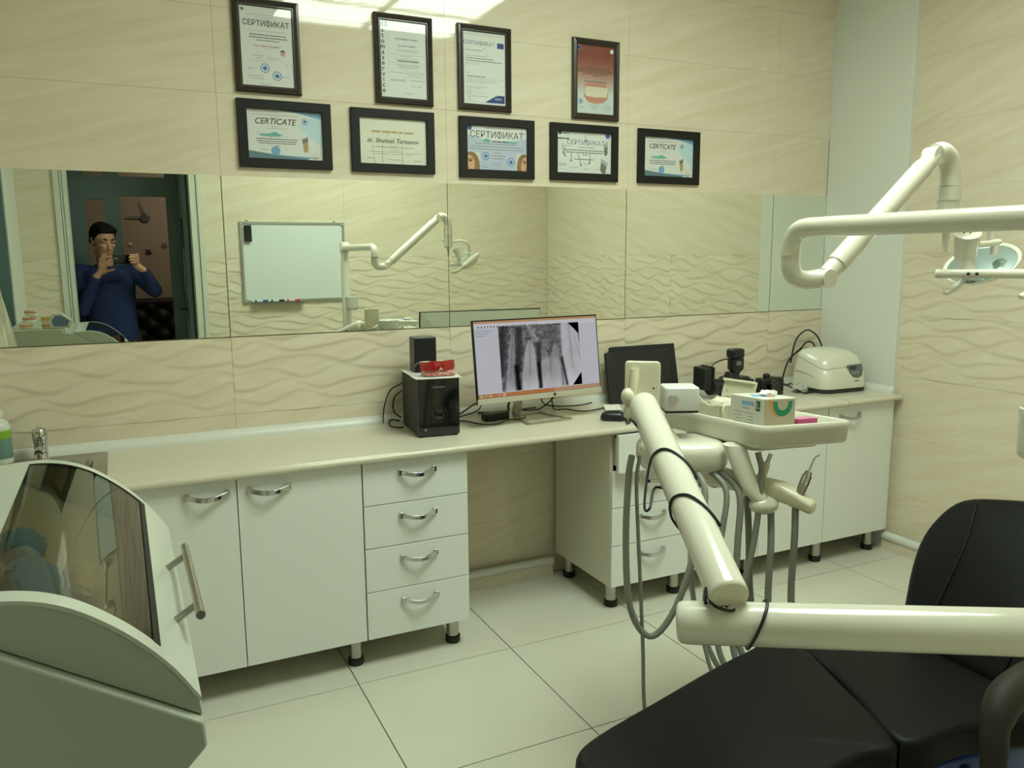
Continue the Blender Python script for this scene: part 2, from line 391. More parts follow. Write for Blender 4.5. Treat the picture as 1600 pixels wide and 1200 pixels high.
# white boxed-in panel in the corner on the right wall, upstands, skirtings
struct('trim_2', MB().b2((3.372, -0.492, 0), (XR + 0.009, 0.0, H)), M_wpaint, 'smooth white panel covering the corner of the right wall', bevel=0.002)
sk = struct('baseboard_right', MB().b2((XR - 0.030, YF + 0.0, 0.0), (XR - 0.001, -0.493, 0.060)), M_tile_x, 'tiled skirting with a white pipe along the right wall')
obj('pipe_cover', MB().tube([(XR - 0.022, YF + 0.01, 0.075), (XR - 0.022, -0.495, 0.075)], 0.021, 14), M_wpaint, sk, smooth=True)
sk = struct('baseboard_back', MB().b2((1.06, -0.035, 0.0), (1.69, -0.001, 0.055)), M_tile_y, 'tiled skirting under the desk space')
obj('pipe_cover', MB().tube([(1.06, -0.026, 0.07), (1.69, -0.026, 0.07)], 0.020, 14), M_wpaint, sk, smooth=True)

# mirrors: four panels side by side
for (x0, x1, lab) in ((XL + 0.005, 0.2965, 'mirror panel at the left end, showing the person in blue'), (0.2995, 1.1965, 'mirror panel reflecting the whiteboard and lamp arm'),
                      (1.1995, 2.0935, 'mirror panel directly behind the monitor'), (2.0965, 2.9975, 'mirror panel above the cameras showing bare beige wall'), (3.0005, 3.3695, 'narrow mirror panel at the corner by the white column')):
    tag(obj('wall_mirror', MB().b2((x0, -0.003, 1.2035), (x1, 0.004, 1.8040)), M_mirror), lab, 'mirror', 'mirror strip panels')

# ceiling light panels
M_diff = emis('light_diffuser', LAMP, PANEL_STRENGTH)
for (x, y, lab) in ((1.20, -2.0, 'square ceiling light panel of the pair nearer the door, on the window side'), (1.81, -2.0, 'square ceiling light panel directly above the dental chair'),
                    (1.20, -1.5, 'square ceiling light panel over the aisle nearer the counter'), (1.81, -1.5, 'square ceiling light panel above the instrument tray')):
    t = thing('ceiling_light', lab, 'ceiling light', (x, y, H), 0, 'ceiling light panels')
    f = MB(); w, d = 0.59, 0.475
    f.b2((-w / 2, -d / 2, -0.014), (w / 2, -d / 2 + 0.014, 0)); f.b2((-w / 2, d / 2 - 0.014, -0.014), (w / 2, d / 2, 0)); f.b2((-w / 2, -d / 2, -0.014), (-w / 2 + 0.014, d / 2, 0)); f.b2((w / 2 - 0.014, -d / 2, -0.014), (w / 2, d / 2, 0))
    obj('light_frame', f, M_wpaint, t, world=False)
    obj('diffuser', MB().b2((-w / 2 + 0.014, -d / 2 + 0.014, -0.011), (w / 2 - 0.014, d / 2 - 0.014, -0.004)), M_diff, t, world=False)

# ------------------------------------------------------------------ kitchen-style base cabinets and worktop
YFR, ZB, ZT = -0.52, 0.113, 0.781
def carcass(x0, x1):
    m = MB(); y0, y1 = YFR + 0.0195, -0.04
    m.b2((x0, y0, ZB), (x0 + 0.016, y1, ZT)); m.b2((x1 - 0.016, y0, ZB), (x1, y1, ZT)); m.b2((x0 + 0.016, y0, ZB), (x1 - 0.016, y1, ZB + 0.016))
    m.b2((x0 + 0.016, y1 - 0.006, ZB + 0.016), (x1 - 0.016, y1, ZT)); m.b2((x0 + 0.016, y0, ZT - 0.016), (x1 - 0.016, y0 + 0.08, ZT))
    return m
def handle(x0, x1, z, y, parent, m=None):
    a = (x0 + x1) / 2; pts = [(x0 + (x1 - x0) * k / 10, y - 0.010 - 0.020 * math.sin(PI * k / 10), z - 0.010 * math.sin(PI * k / 10)) for k in range(11)]
    h = MB(); rings = []
    for p in pts: rings.append([(p[0], p[1] + q[0], p[2] + q[1]) for q in ((-0.005, -0.008), (0.004, -0.008), (0.004, 0.008), (-0.005, 0.008))])
    h.loft(rings)
    for x in (x0, x1): h.box((x, y - 0.006, z), (0.018, 0.012, 0.022))
    return obj('handle', h, m or M_chrome, parent, bevel=0.0015)
def front(kind, x0, x1, z0, z1, parent, hx=None, hz=None, dy=0.0, hm=None):
    o = obj(kind, MB().b2((x0 + 0.0015, YFR - dy, z0 + 0.0015), (x1 - 0.0015, YFR + 0.0185 - dy, z1 - 0.0015)), M_lam, parent, bevel=0.0012)
    if hx: handle(hx[0], hx[1], hz, YFR - dy, o, hm)
    return o
def cabinet_leg(x, y, parent):
    l = obj('leg', MB().lathe([(0.026, ZB), (0.026, ZB - 0.006), (0.0235, ZB - 0.008), (0.0235, 0.028)], (x, y, 0), 20), M_steel, parent, smooth=True)
    obj('rubber_foot', MB().lathe([(0.0245, 0.030), (0.029, 0.027), (0.029, 0.004), (0.026, 0.0)], (x, y, 0), 20), M_rub, l, smooth=True)
def cabinet(name, label, x0, x1, legs):
    t = thing(name, label, 'cabinet', ((x0 + x1) / 2, -0.28, 0), 0, 'base cabinets under the worktop')
    obj('body', carcass(x0, x1), M_carc, t)
    for p in legs: cabinet_leg(p[0], p[1], t)
    return t
t = cabinet('sink_cabinet', 'white base cabinet under the steel sink', -0.636, -0.202, [(-0.6, -0.45), (-0.6, -0.09), (-0.24, -0.45), (-0.24, -0.09)])
front('door', -0.636, -0.202, ZB, ZT, t, (-0.36, -0.232), 0.737)
t = cabinet('base_cabinet', 'white two-door base cabinet right of the sink with facing chrome handles', -0.200, 0.651, [(-0.16, -0.45), (-0.16, -0.09), (0.622, -0.45), (0.622, -0.09)])
front('door', -0.200, 0.2285, ZB, ZT, t, (0.072, 0.198), 0.737); front('door', 0.2285, 0.651, ZB, ZT, t, (0.269, 0.395), 0.735)
t = cabinet('drawer_unit', 'white four-drawer unit left of the kneehole, all drawers closed', 0.653, 1.056, [(0.690, -0.09), (1.012, -0.445), (1.012, -0.09)])
for z0, z1 in ((0.62, ZT), (0.46, 0.62), (0.295, 0.46), (ZB, 0.295)): front('drawer', 0.653, 1.056, z0, z1, t, (0.793, 0.920), z1 - 0.048)
t = cabinet('drawer_unit', 'white drawer unit right of the kneehole with its top drawer pulled out', 1.700, 2.100, [(1.748, -0.445), (1.748, -0.085), (2.076, -0.45), (2.076, -0.09)])
for q, (z0, z1) in enumerate(((0.62, ZT), (0.46, 0.62), (0.295, 0.46), (ZB, 0.295))):
    d = front('drawer', 1.700, 2.100, z0, z1, t, (1.838, 1.962), z1 - 0.048, 0.045 if q == 0 else 0)
    if q == 0: obj('drawer_box', MB().b2((1.722, -0.546, 0.640), (1.734, -0.12, 0.760)).b2((2.066, -0.546, 0.640), (2.078, -0.12, 0.760)).b2((1.734, -0.546, 0.640), (2.066, -0.12, 0.648)), M_carc, d)
t = cabinet('base_cabinet', 'white two-door base cabinet behind the hanging hoses', 2.102, 2.908, [(2.14, -0.09), (2.5, -0.45), (2.868, -0.09)])
front('door', 2.102, 2.503, ZB, ZT, t, (2.34, 2.465), 0.735, 0, M_alu); front('door', 2.503, 2.908, ZB, ZT, t, (2.54, 2.665), 0.735, 0, M_alu)
t = cabinet('base_cabinet', 'white single-door base cabinet in the corner below the white ultrasonic bath', 2.910, 3.352, [(2.930, -0.46), (2.945, -0.09), (3.292, -0.46), (3.292, -0.09)])
front('door', 2.910, 3.352, ZB, ZT, t, (2.985, 3.108), 0.733, 0, M_alu)

TZ0, TZ1, TY = 0.783, 0.810, -0.552
def top_profile(ya, yb, nose):
    if not nose: return [(ya, TZ0), (yb, TZ0), (yb, TZ1), (ya, TZ1)]
    r = (TZ1 - TZ0) / 2; p = [(yb, TZ0), (yb, TZ1)]
    for k in range(9):
        a = PI / 2 + PI * k / 8; p.append((ya + r + r * math.cos(a) * 1.0, TZ0 + r + r * math.sin(a)))
    return p
w = MB()
w.prism(top_profile(TY, -0.001, True), 'x', XL + 0.004, -0.575); w.prism(top_profile(TY, -0.445, True), 'x', -0.575, -0.195)
w.prism(top_profile(-0.088, -0.001, False), 'x', -0.575, -0.195); w.prism(top_profile(TY, -0.001, True), 'x', -0.195, 3.008)
t = thing('worktop', 'long speckled beige worktop running from the sink past the monitor', 'worktop', (1.2, -0.28, TZ0))
obj('worktop_slab', w, M_top, t, smooth=True)
obj('upstand', MB().prism([(-0.0012, TZ1), (-0.026, TZ1), (-0.024, TZ1 + 0.012), (-0.010, TZ1 + 0.030), (-0.0012, TZ1 + 0.034)], 'x', XL + 0.006, 3.008), M_wpaint, t, smooth=True)
t = thing('worktop', 'short corner worktop under the white ultrasonic bath', 'worktop', (3.19, -0.28, TZ0))
obj('worktop_slab', MB().prism(top_profile(TY, -0.001, True), 'x', 3.012, 3.368), M_top, t, smooth=True)
obj('upstand', MB().prism([(-0.0012, TZ1), (-0.026, TZ1), (-0.024, TZ1 + 0.012), (-0.010, TZ1 + 0.030), (-0.0012, TZ1 + 0.034)], 'x', 3.012, 3.345), M_wpaint, t, smooth=True)
obj('upstand', MB().prism([(3.370, TZ1), (3.346, TZ1), (3.348, TZ1 + 0.012), (3.360, TZ1 + 0.030), (3.370, TZ1 + 0.034)], 'y', -0.505, -0.0012), M_wpaint, t, smooth=True)
obj('joint_strip', MB().prism([(p[0] - 0.0008 if p[0] < -0.4 else p[0], p[1] + (0.0008 if p[1] > 0.796 else -0.0008)) for p in top_profile(TY, -0.03, True)], 'x', 3.0085, 3.0115), M_alu, t)

# sink, tap, bottle
t = thing('sink', 'stainless steel sink set into the left end of the worktop', 'sink', (-0.385, -0.26, 0.81))
x0, x1, y0, y1, z = -0.61, -0.152, -0.472, -0.042, 0.8105
m = MB()
def rect_ring(xa, xb, ya, yb, r, z): return [(p[0], p[1], z) for p in rr(xb - xa, yb - ya, r, 4, (xa + xb) / 2, (ya + yb) / 2)]
m.loft([rect_ring(x0, x1, y0, y1, 0.02, z), rect_ring(x0, x1, y0, y1, 0.02, z + 0.003), rect_ring(x0 + 0.01, x1 - 0.01, y0 + 0.01, y1 - 0.01, 0.02, z + 0.004), rect_ring(x0 + 0.018, x1 - 0.018, y0 + 0.018, y1 - 0.018, 0.02, z + 0.0015),
        rect_ring(x0 + 0.045, x1 - 0.045, y0 + 0.035, y1 - 0.085, 0.05, z + 0.001), rect_ring(x0 + 0.052, x1 - 0.052, y0 + 0.042, y1 - 0.092, 0.05, z - 0.02), rect_ring(x0 + 0.06, x1 - 0.06, y0 + 0.05, y1 - 0.10, 0.05, z - 0.14), rect_ring(x0 + 0.10, x1 - 0.10, y0 + 0.09, y1 - 0.14, 0.05, z - 0.15)], False, True)
obj('basin', m, M_steel, t, smooth=True)
obj('drain', MB().lathe([(0.03, 0.0), (0.03, 0.002), (0.02, 0.003), (0.004, 0.001)], (-0.385, -0.27, z - 0.1495), 18), M_chrome, t, smooth=True)
t = thing('tap', 'short chrome single-lever tap behind the sink', 'tap', (-0.357, -0.085, 0.812))
m = MB().lathe([(0.027, 0), (0.027, 0.004), (0.022, 0.010), (0.021, 0.06), (0.0225, 0.068), (0.0225, 0.075)], (-0.357, -0.085, 0.812), 22); m.tube(cr([(-0.357, -0.10, 0.850), (-0.357, -0.150, 0.862), (-0.357, -0.185, 0.858)], 4), [0.0155, 0.0155, 0.015, 0.0145, 0.0142, 0.014, 0.0135, 0.013, 0.013], 14)
m.cyl((-0.357, -0.181, 0.858), (-0.357, -0.181, 0.838), 0.0115); obj('tap_body', m, M_chrome, t, smooth=True)
m = MB().lathe([(0.0225, 0.077), (0.0235, 0.085), (0.0235, 0.105), (0.018, 0.113)], (-0.357, -0.085, 0.812), 22); m.box((-0.357, -0.118, 0.926), (0.014, 0.06, 0.006), Matrix.Rotation(0.15, 3, 'X')); obj('lever', m, M_chrome, t, smooth=True)
t = thing('bottle', 'white bottle with a green label at the far left end of the worktop', 'bottle', (-0.475, -0.075, 0.815))
obj('bottle_body', MB().lathe([(0.03, 0), (0.034, 0.004), (0.034, 0.075), (0.034, 0.125), (0.028, 0.143), (0.013, 0.155), (0.013, 0.163)], (-0.475, -0.075, 0.8145), 20), mat('bottle_plastic', 'd6dace', 0.3), t, smooth=True)
obj('label', MB().lathe([(0.0343, 0.020), (0.0345, 0.021), (0.0345, 0.089), (0.0343, 0.090)], (-0.475, -0.075, 0.8145), 20), mat('bottle_label', '6f8f86', 0.5), t, smooth=True)
obj('label_band', MB().lathe([(0.0345, 0.089), (0.0348, 0.090), (0.0348, 0.116), (0.0345, 0.117)], (-0.475, -0.075, 0.8145), 20), mat('bottle_green', '86b52a', 0.5), t, smooth=True)
obj('bottle_cap', MB().lathe([(0.015, 0.160), (0.015, 0.182), (0.006, 0.184), (0.006, 0.195)], (-0.475, -0.075, 0.8145), 16), M_wpaint, t, smooth=True)

# ------------------------------------------------------------------ certificates
class Cert:
    """framed certificate flat on the back wall; local plane x right, z up, y towards the room"""
    def __init__(s, label, x0, x1, z0, z1, style):
        s.cx, s.cz, s.w, s.h = (x0 + x1) / 2, (z0 + z1) / 2, x1 - x0, z1 - z0
        s.t = thing('framed_certificate', label, 'certificate', (s.cx, -0.001, s.cz), 0, 'framed certificates on the wall')
        b = 0.034 if style == 'flat' else 0.026
        W2, H2 = s.w / 2, s.h / 2
        if style == 'flat': prof = [(0, 0.0), (0, 0.017), (0.001, 0.018), (b - 0.001, 0.018), (b, 0.017), (b, 0.004)]; m = M_frame
        else: prof = [(0, 0), (0, 0.014), (0.003, 0.018), (0.009, 0.0195), (0.012, 0.0175), (0.0145, 0.0185), (0.018, 0.016), (0.020, 0.0125), (0.023, 0.0125), (b, 0.010), (b, 0.004)]; m = M_frame2
        rings = [[(-W2 + q, -d, -H2 + q), (W2 - q, -d, -H2 + q), (W2 - q, -d, H2 - q), (-W2 + q, -d, H2 - q)] for q, d in prof]
        obj('frame', MB().loft(rings, True, False), m, s.t, world=False)
        s.pw, s.ph = s.w - 2 * b, s.h - 2 * b
        s.fr = b
        s.paper = None; s.k = {}
        s.n = 0
    def base(s, m=None):
        s.paper = obj('paper', MB().b2((-s.pw / 2 - .002, -0.0060, -s.ph / 2 - .002), (s.pw / 2 + .002, -0.004, s.ph / 2 + .002)), m or M_paper, s.t, world=False)
    def p(s, lay): return lambda a, b: (a, -0.0060 - 0.00012 * lay, b)
    def u(s, u, v): return (u - 0.5) * s.pw, (v - 0.5) * s.ph
    def text(s, body, u, v, size, m, lay=4, name='lettering', **k):
        a, b = s.u(u, v); f = s.p(lay); mb = MB(); text_on(mb, body, size, lambda x, y: f(x + a, y + b), **k); return obj(name, mb, m, s.t, world=False)
    def poly(s, pts, m, lay=1, name='printed_shape'):
        f = s.p(lay); return obj(name, MB().add([f(*s.u(*q)) for q in pts], [tuple(range(len(pts)))]), m, s.t, world=False)
    def disc(s, u, v, r, m, lay=2, name='stamp', r0=0.0):
        f = s.p(lay); a, b = s.u(u, v); n = 22; mb = MB()
        if r0: mb.add([f(a + q * math.cos(2 * PI * k / n), b + q * math.sin(2 * PI * k / n)) for q in (r, r0) for k in range(n)], [(k, (k + 1) % n, n + (k + 1) % n, n + k) for k in range(n)])
        else: mb.add([f(a + r * math.cos(2 * PI * k / n), b + r * math.sin(2 * PI * k / n)) for k in range(n)], [tuple(range(n))])
        return obj(name, mb, m, s.t, world=False)
    def lines(s, rows, m=None, lay=3, name='small_print'):
        """rows of (u0, u1, v, height mm): lines too small to read, broken into word-sized dashes"""
        f = s.p(lay); mb = MB(); R = random.Random(int(s.cx * 1000))
        for u0, u1, v, hh in rows:
            a0, b = s.u(u0, v); a1, _ = s.u(u1, v); x = a0; h = hh / 1000
            while x < a1 - 0.001:
                w = min(a1 - x, h * R.uniform(1.6, 4.5)); mb.add([f(x, b - h / 2 * R.uniform(.7, 1)), f(x + w, b - h / 2), f(x + w, b + h / 2), f(x, b + h / 2 * R.uniform(.8, 1))], [(0, 1, 2, 3)]); x += w + h * 0.5
        return obj(name, mb, m or M_inkg, s.t, world=False, kind='stuff')
    def scrawl(s, u, v, w, m, lay=4):
        a, b = s.u(u, v); f = s.p(lay); pts = [(a + w * k / 14, b + w * 0.16 * math.sin(k * 1.9) * (1 - k / 20)) for k in range(15)]; mb = MB()
        for p, q in zip(pts, pts[1:]): d = Vector((q[0] - p[0], q[1] - p[1])); n = Vector((-d.y, d.x)).normalized() * 0.0004; mb.add([f(p[0] + n.x, p[1] + n.y), f(q[0] + n.x, q[1] + n.y), f(q[0] - n.x, q[1] - n.y), f(p[0] - n.x, p[1] - n.y)], [(0, 1, 2, 3)])
        obj('signature', mb, m, s.t, world=False)
    def image(s, u0, u1, v0, v1, img, lay=2, name='printed_picture'):
        a0, b0 = s.u(u0, v0); a1, b1 = s.u(u1, v1); f = s.p(lay)
        L = LOC[s.t.name]; painted(name, lambda a, b: Vector(f(a0 + (a1 - a0) * a, b0 + (b1 - b0) * b)) + L, img, M_vp, s.t)
    def glass(s): obj('glass_pane', MB().b2((-s.pw / 2 - .001, -0.0086, -s.ph / 2 - .001), (s.pw / 2 + .001, -0.0080, s.ph / 2 + .001)), M_glass, s.t, world=False)
    def stamp(s, u, v, r): s.disc(u, v, r, M_inkb, 2, 'stamp', r * 0.86); s.disc(u, v, r * 0.55, M_pblue, 3, 'stamp_emblem'); s.disc(u, v, r * 0.3, M_inkb, 4, 'stamp_emblem')

def face_img(h, w, cx, seed, flip=False):
    """a quarter of a fair-haired face as printed on the certificate"""
    y, x = np.mgrid[0:h, 0:w]; y = y / h; x = x / w
    if flip: x = 1 - x
    im = np.zeros((h, w, 3)); im[:] = (0.83, 0.84, 0.80)
    hair = ((x - 0.30) / 0.66) ** 2 + ((y - 0.78) / 0.80) ** 2 < 1; im[hair] = (0.55, 0.42, 0.25)
    st = (np.sin(x * 60 + 3 * y) * 0.06)[..., None]; im = np.where(hair[..., None], im + st, im)
    fc = ((x - 0.12) / 0.46) ** 2 + ((y - 0.72) / 0.56) ** 2 < 1; im[fc] = (0.84, 0.66, 0.52)
    br = (np.abs(y - 0.40 - 0.1 * (x - 0.2) ** 2) < 0.025) & (x < 0.42) & (x > 0.05); im[br] = (0.40, 0.28, 0.18)
    ey = ((x - 0.25) / 0.13) ** 2 + ((y - 0.5) / 0.045) ** 2 < 1; im[ey] = (0.28, 0.22, 0.2)
    mo = ((x - 0.02) / 0.16) ** 2 + ((y - 0.88) / 0.04) ** 2 < 1; im[mo] = (0.72, 0.40, 0.36)
    return s2l(np.clip(im, 0, 1))
def implant(c, u, v, w, h, ang, body, top):
    def R(a, b):
        ca, sa = math.cos(ang), math.sin(ang); return (u + (a * ca - b * sa) * w, v + (a * sa + b * ca) * h)
    c.poly([R(-.42, -.40), R(-.25, -.5), R(.25, -.5), R(.42, -.40), R(.46, .12), R(-.46, .12)], body, 3, 'implant_picture')
    c.poly([R(-.5, .12), R(.5, .12), R(.55, .5), R(.2, .38), R(0, .5), R(-.2, .38), R(-.55, .5)], top, 3, 'implant_picture')
    for k in range(5): c.poly([R(-.44, -.36 + k * .09), R(.44, -.33 + k * .09), R(.44, -.31 + k * .09), R(-.44, -.34 + k * .09)], M_pgrey, 4, 'implant_thread')

# upper row, dark moulded frames
c = Cert('tall brown framed certificate highest at left, with red name and man in white coat', 0.370, 0.610, 2.109, 2.440, 'mould'); c.base()
c.text('СЕРТИФИКАТ', .5, .79, .0275, M_ink, sx=.90, bold=.00025)
c.lines([(.14, .82, .90, 1.6), (.3, .7, .87, 1.4), (.4, .58, .845, 1.4), (.16, .88, .70, 1.2)]); c.lines([(.17, .88, .65, 3), (.17, .9, .615, 3), (.3, .75, .58, 2.6)], M_ink)
c.text('Турсунов Шуннат', .5, .51, .0115, M_inkr); c.lines([(.45, .57, .475, 1.2), (.22, .42, .385, 2), (.28, .4, .355, 1.8), (.1, .66, .335, .8), (.18, .5, .315, .8), (.3, .55, .03, 1.5), (.36, .52, .012, 1.5), (.1, .4, .125, 2), (.12, .42, .10, 1.2), (.15, .4, .085, 1.2)])
c.disc(.06, .955, .006, M_pslate); c.stamp(.44, .23, .0165); c.stamp(.67, .14, .0165); c.scrawl(.1, .215, .032, M_inkb); c.scrawl(.66, .135, .05, M_inkb); c.scrawl(.5, .36, .045, M_inkg)
c.poly([(.70, .24), (.72, .33), (.79, .37), (.86, .35), (.94, .32), (.97, .25)], M_paper, 2, 'portrait_coat'); c.disc(.80, .43, .0085, mat('portrait_skin', 'c49f86', .6), 3, 'portrait_face'); c.disc(.80, .45, .0082, mat('portrait_hair', '33281f', .6), 2, 'portrait_hair'); c.lines([(.88, .89, .28, 9), (.95, .96, .28, 9)], M_inkg); c.glass()

c = Cert('tall brown framed certificate with a word spelled downward along its left edge', 0.900, 1.142, 2.106, 2.447, 'mould'); c.base()
for k, ch in enumerate('stomaservice'): c.text(ch, .055, .875 - .0715 * k, .026, M_ink, bold=.0004)
c.poly([(.02, .92), (.16, .92), (.16, .99), (.02, .99)], M_pslate, 2, 'logo'); c.text('S', .09, .955, .02, M_paper)
c.disc(.56, .93, .011, M_inkg, 2, 'logo', .0095); c.text('СЕРТИФИКАТ №0477', .57, .775, .0095, M_inkb); c.text('Турсунов Шуннат', .57, .69, .009, M_ink)
c.lines([(.3, .85, .64, 1), (.38, .8, .62, 2), (.2, .98, .575, .8), (.42, .7, .555, 1.5), (.3, .85, .515, 1.6)]); c.lines([(.36, .84, .49, 4)], M_ink); c.lines([(.2, .97, .465, .7), (.32, .86, .44, 2), (.38, .84, .42, 1.6), (.4, .8, .40, 1.6), (.2, .48, .335, 2), (.52, .96, .335, 2), (.6, .9, .305, 2), (.2, .52, .24, 2), (.2, .5, .225, 2), (.66, .95, .24, 2.5), (.66, .75, .165, 2), (.8, .88, .165, 2.5), (.5, .72, .07, 1.5), (.57, .65, .05, 1.2)])
c.lines([(.48, .98, .36, .8), (.48, .98, .28, .8)], M_inkg); c.lines([(.155, .165, .1 + .055 * k, 4) for k in range(14)], M_inkg); c.glass()

c = Cert('tall brown framed certificate with a navy rectangle at top right and navy corner', 1.253, 1.496, 2.106, 2.445, 'mould'); c.base()
c.text('СЕРТИФИКАТ', .38, .845, .0215, M_pslate); c.poly([(.81, .80), (.97, .80), (.97, .875), (.81, .875)], M_navy, 2, 'flag_block'); c.disc(.0, .855, .005, M_navy)
c.poly([(.5, .03), (.98, .03), (.98, .14), (.86, .14), (.62, .07)], M_navy, 2, 'corner_shape'); c.poly([(.5, .03), (.62, .07), (.86, .14), (.78, .14)], M_pslate, 3, 'corner_shape'); c.text('EDMS', .83, .085, .012, M_paper)
c.lines([(.05, .43, .745, 3), (.05, .55, .67, 2)], M_inkg); c.lines([(.05, .72, .635, 2.6), (.05, .92, .60, 2.6), (.06, .52, .385, 2.6)], M_ink)
c.lines([(.05, .4, .57, 1.2), (.05, .3, .55, 1.2), (.05, .15, .43, 2), (.06, .98, .365, 1), (.06, .78, .34, 1.2), (.06, .8, .32, 1.2), (.06, .55, .3, 1.2), (.06, .56, .24, 1.6), (.06, .42, .22, 1.6), (.06, .2, .19, 1.6), (.06, .23, .165, 2), (.24, .8, .155, .6), (.2, .58, .11, 2), (.06, .2, .055, 1.6), (.06, .5, .035, .8), (.02, .98, .965, .8)])
c.disc(.13, .115, .0085, M_teal, 2, 'logo', .0062)
for q in range(7): c.disc(.50 + .075 * q, .78 - .085 * q, .0035 - .0003 * q, mat('print_faint', 'c3c9c9', .6), 2, 'leaf_print'); 
c.glass()

c = Cert('tall brown framed certificate with a red sheet and a denture picture', 1.797, 2.040, 2.104, 2.447, 'mould'); c.base()
hh, ww = 60, 36; y, x = np.mgrid[0:hh, 0:ww]; y = y / hh; x = x / ww
top = np.array([.52, .27, .22]); midc = np.array([.75, .55, .47]); lo = np.array([.80, .84, .83]); tt = y[..., None]
im = np.where(tt < .4, top + (midc * .8 + .1 * top - top) * np.clip((tt - .12) / .3, 0, 1), midc * .9 + (lo - midc * .9) * np.clip((tt - .4) / .3, 0, 1)); im += (vnoise(hh, ww, 9, 5, 3)[..., None] - .5) * .03
c.image(0, 1, 0, 1, s2l(np.clip(im, 0, 1)), 1, 'red_print')
c.text('СЕРТИФИКАТ', .5, .815, .022, mat('print_maroon', '7e4238', .6)); c.lines([(.12, .88, .67, 3), (.02, .98, .64, 3), (.04, .98, .612, 3), (.15, .84, .585, 3), (.42, .6, .56, 3)], M_ink); c.lines([(.2, .8, .475, 3.2)], M_ink)
M_gum = mat('print_gum', 'c58a78', .6); M_tooth = mat('print_tooth', 'e3d9b8', .6)
c.poly([(.2, .44), (.3, .465), (.5, .455), (.7, .465), (.82, .43), (.80, .38), (.22, .38)], M_gum, 2, 'denture_gum'); c.poly([(.17, .33), (.24, .26), (.5, .245), (.78, .26), (.85, .33), (.84, .24), (.72, .17), (.5, .15), (.3, .17), (.19, .24)], M_gum, 2, 'denture_gum')
for q in range(9):
    a = .24 + q * .066; c.poly([(a, .40), (a + .058, .40), (a + .05, .335), (a + .01, .335)], M_tooth, 3, 'denture_tooth'); b = .25 + q * .064; c.poly([(b + .01, .335), (b + .05, .335), (b + .056, .255), (b, .255)], M_tooth, 3, 'denture_tooth')
c.disc(.05, .955, .009, M_navy, 3, 'logo'); c.disc(.05, .955, .010, M_paper, 2, 'logo'); c.disc(.94, .94, .0095, M_paper, 2, 'logo'); c.stamp(.10, .175, .0125); c.disc(.82, .11, .016, M_pblue, 2, 'stamp', .0145); c.scrawl(.05, .085, .03, M_ink); c.scrawl(.76, .1, .035, M_inkb); c.lines([(.33, .6, .13, 1.4), (.38, .56, .11, 1.4), (.36, .58, .09, 1.4), (.4, .55, .07, 1.4)]); c.glass()

# lower row, flat black frames
def blue_cert(label, x0, x1, z0, z1):
    c = Cert(label, x0, x1, z0, z1, 'flat'); c.base()
    c.poly([(.42, 1), (1, 1), (1, .86), (.86, .90), (.66, .965)], M_pblue, 1, 'printed_band'); c.poly([(.52, 1), (1, 1), (1, .93), (.8, .965)], M_pslate, 2, 'printed_band')
    c.poly([(.66, .70), (.86, .88), (1, .86), (1, .28), (.82, .48)], M_pale, 1, 'printed_band')
    c.poly([(0, .16), (.3, .10), (.55, .075), (.83, .06), (.78, 0), (0, 0)], M_pslate, 1, 'printed_band'); c.poly([(.18, .125), (.45, .085), (.83, .062), (.80, .02), (.6, .05), (.3, .085)], M_pblue, 2, 'printed_band')
    c.text('CERTICATE', .38, .76, .031, M_ink, shear=.28, sx=.95, bold=.00035); c.lines([(.04, .4, .955, 1.8), (.06, .68, .895, 2), (.3, .42, .855, 1.6), (.32, .42, .665, 1.4), (.26, .52, .625, 1.4)])
    c.stamp(.765, .80, .0125); c.poly([(.14, .48), (.2, .52), (.24, .50), (.32, .54), (.36, .56), (.42, .52), (.46, .47), (.3, .45), (.2, .46)], M_teal, 2, 'name_smudge'); c.scrawl(.12, .475, .12, M_inkg)
    c.lines([(.11, .66, .405, 3), (.12, .65, .36, 3), (.14, .63, .318, 2.8), (.37, .42, .27, 2.4)], M_ink)
    implant(c, .765, .32, .075, .32, .16, M_gold, M_pgrey); c.disc(.36, .17, .017, M_pblue, 3); c.scrawl(.16, .185, .03, M_inkb); c.lines([(.82, .95, .06, 2.4), (.86, .92, .03, 2.2)], M_ink); c.scrawl(.85, .12, .02, M_inkg); c.glass()
blue_cert('black framed blue-banded certificate at left end of the lower row', 0.368, 0.716, 1.838, 2.085)
c = Cert('black framed cream certificate bearing a doctor name in slanted letters', 0.795, 1.142, 1.837, 2.082, 'flat'); c.base(mat('paper_cream', 'dfe0cf', .6))
c.lines([(.18, .80, .705, 9)], M_tan); c.text('dr. Shunnat Tursunov', .5, .51, .0245, M_ink, shear=.22, bold=.0003); c.lines([(.46, .57, .565, 1.2), (.2, .8, .375, 2)], M_ink)
c.lines([(.45, .58, .335, 1.6), (.42, .6, .295, 1.6), (.12, .32, .27, 1.8), (.28, .6, .265, 1.8), (.6, .92, .25, 1.8), (.2, .42, .225, 1.8), (.45, .62, .22, 1.8), (.68, .78, .215, 1.8), (.1, .2, .12, 3), (.4, .62, .10, 2), (.8, .92, .09, 3)])
c.disc(.5, .56, .032, mat('print_ghost', 'd3d3bf', .6), 2, 'ghost_print', .026)
for a, b in ((.18, .21), (.33, .325), (.62, .63)): c.poly([(a, .44), (a + .008, .44), (b + .01, .02), (b, .02)], M_tan, 2, 'column_line')
c.glass()
c = Cert('black framed certificate showing two half faces of a fair-haired woman', 1.254, 1.605, 1.831, 2.079, 'flat'); c.base()
c.poly([(0, .80), (.25, .70), (.5, .66), (.8, .70), (1, .76), (1, 0), (0, 0)], M_lav, 1, 'printed_band'); c.text('СЕРТИФИКАТ', .5, .80, .037, M_ink)
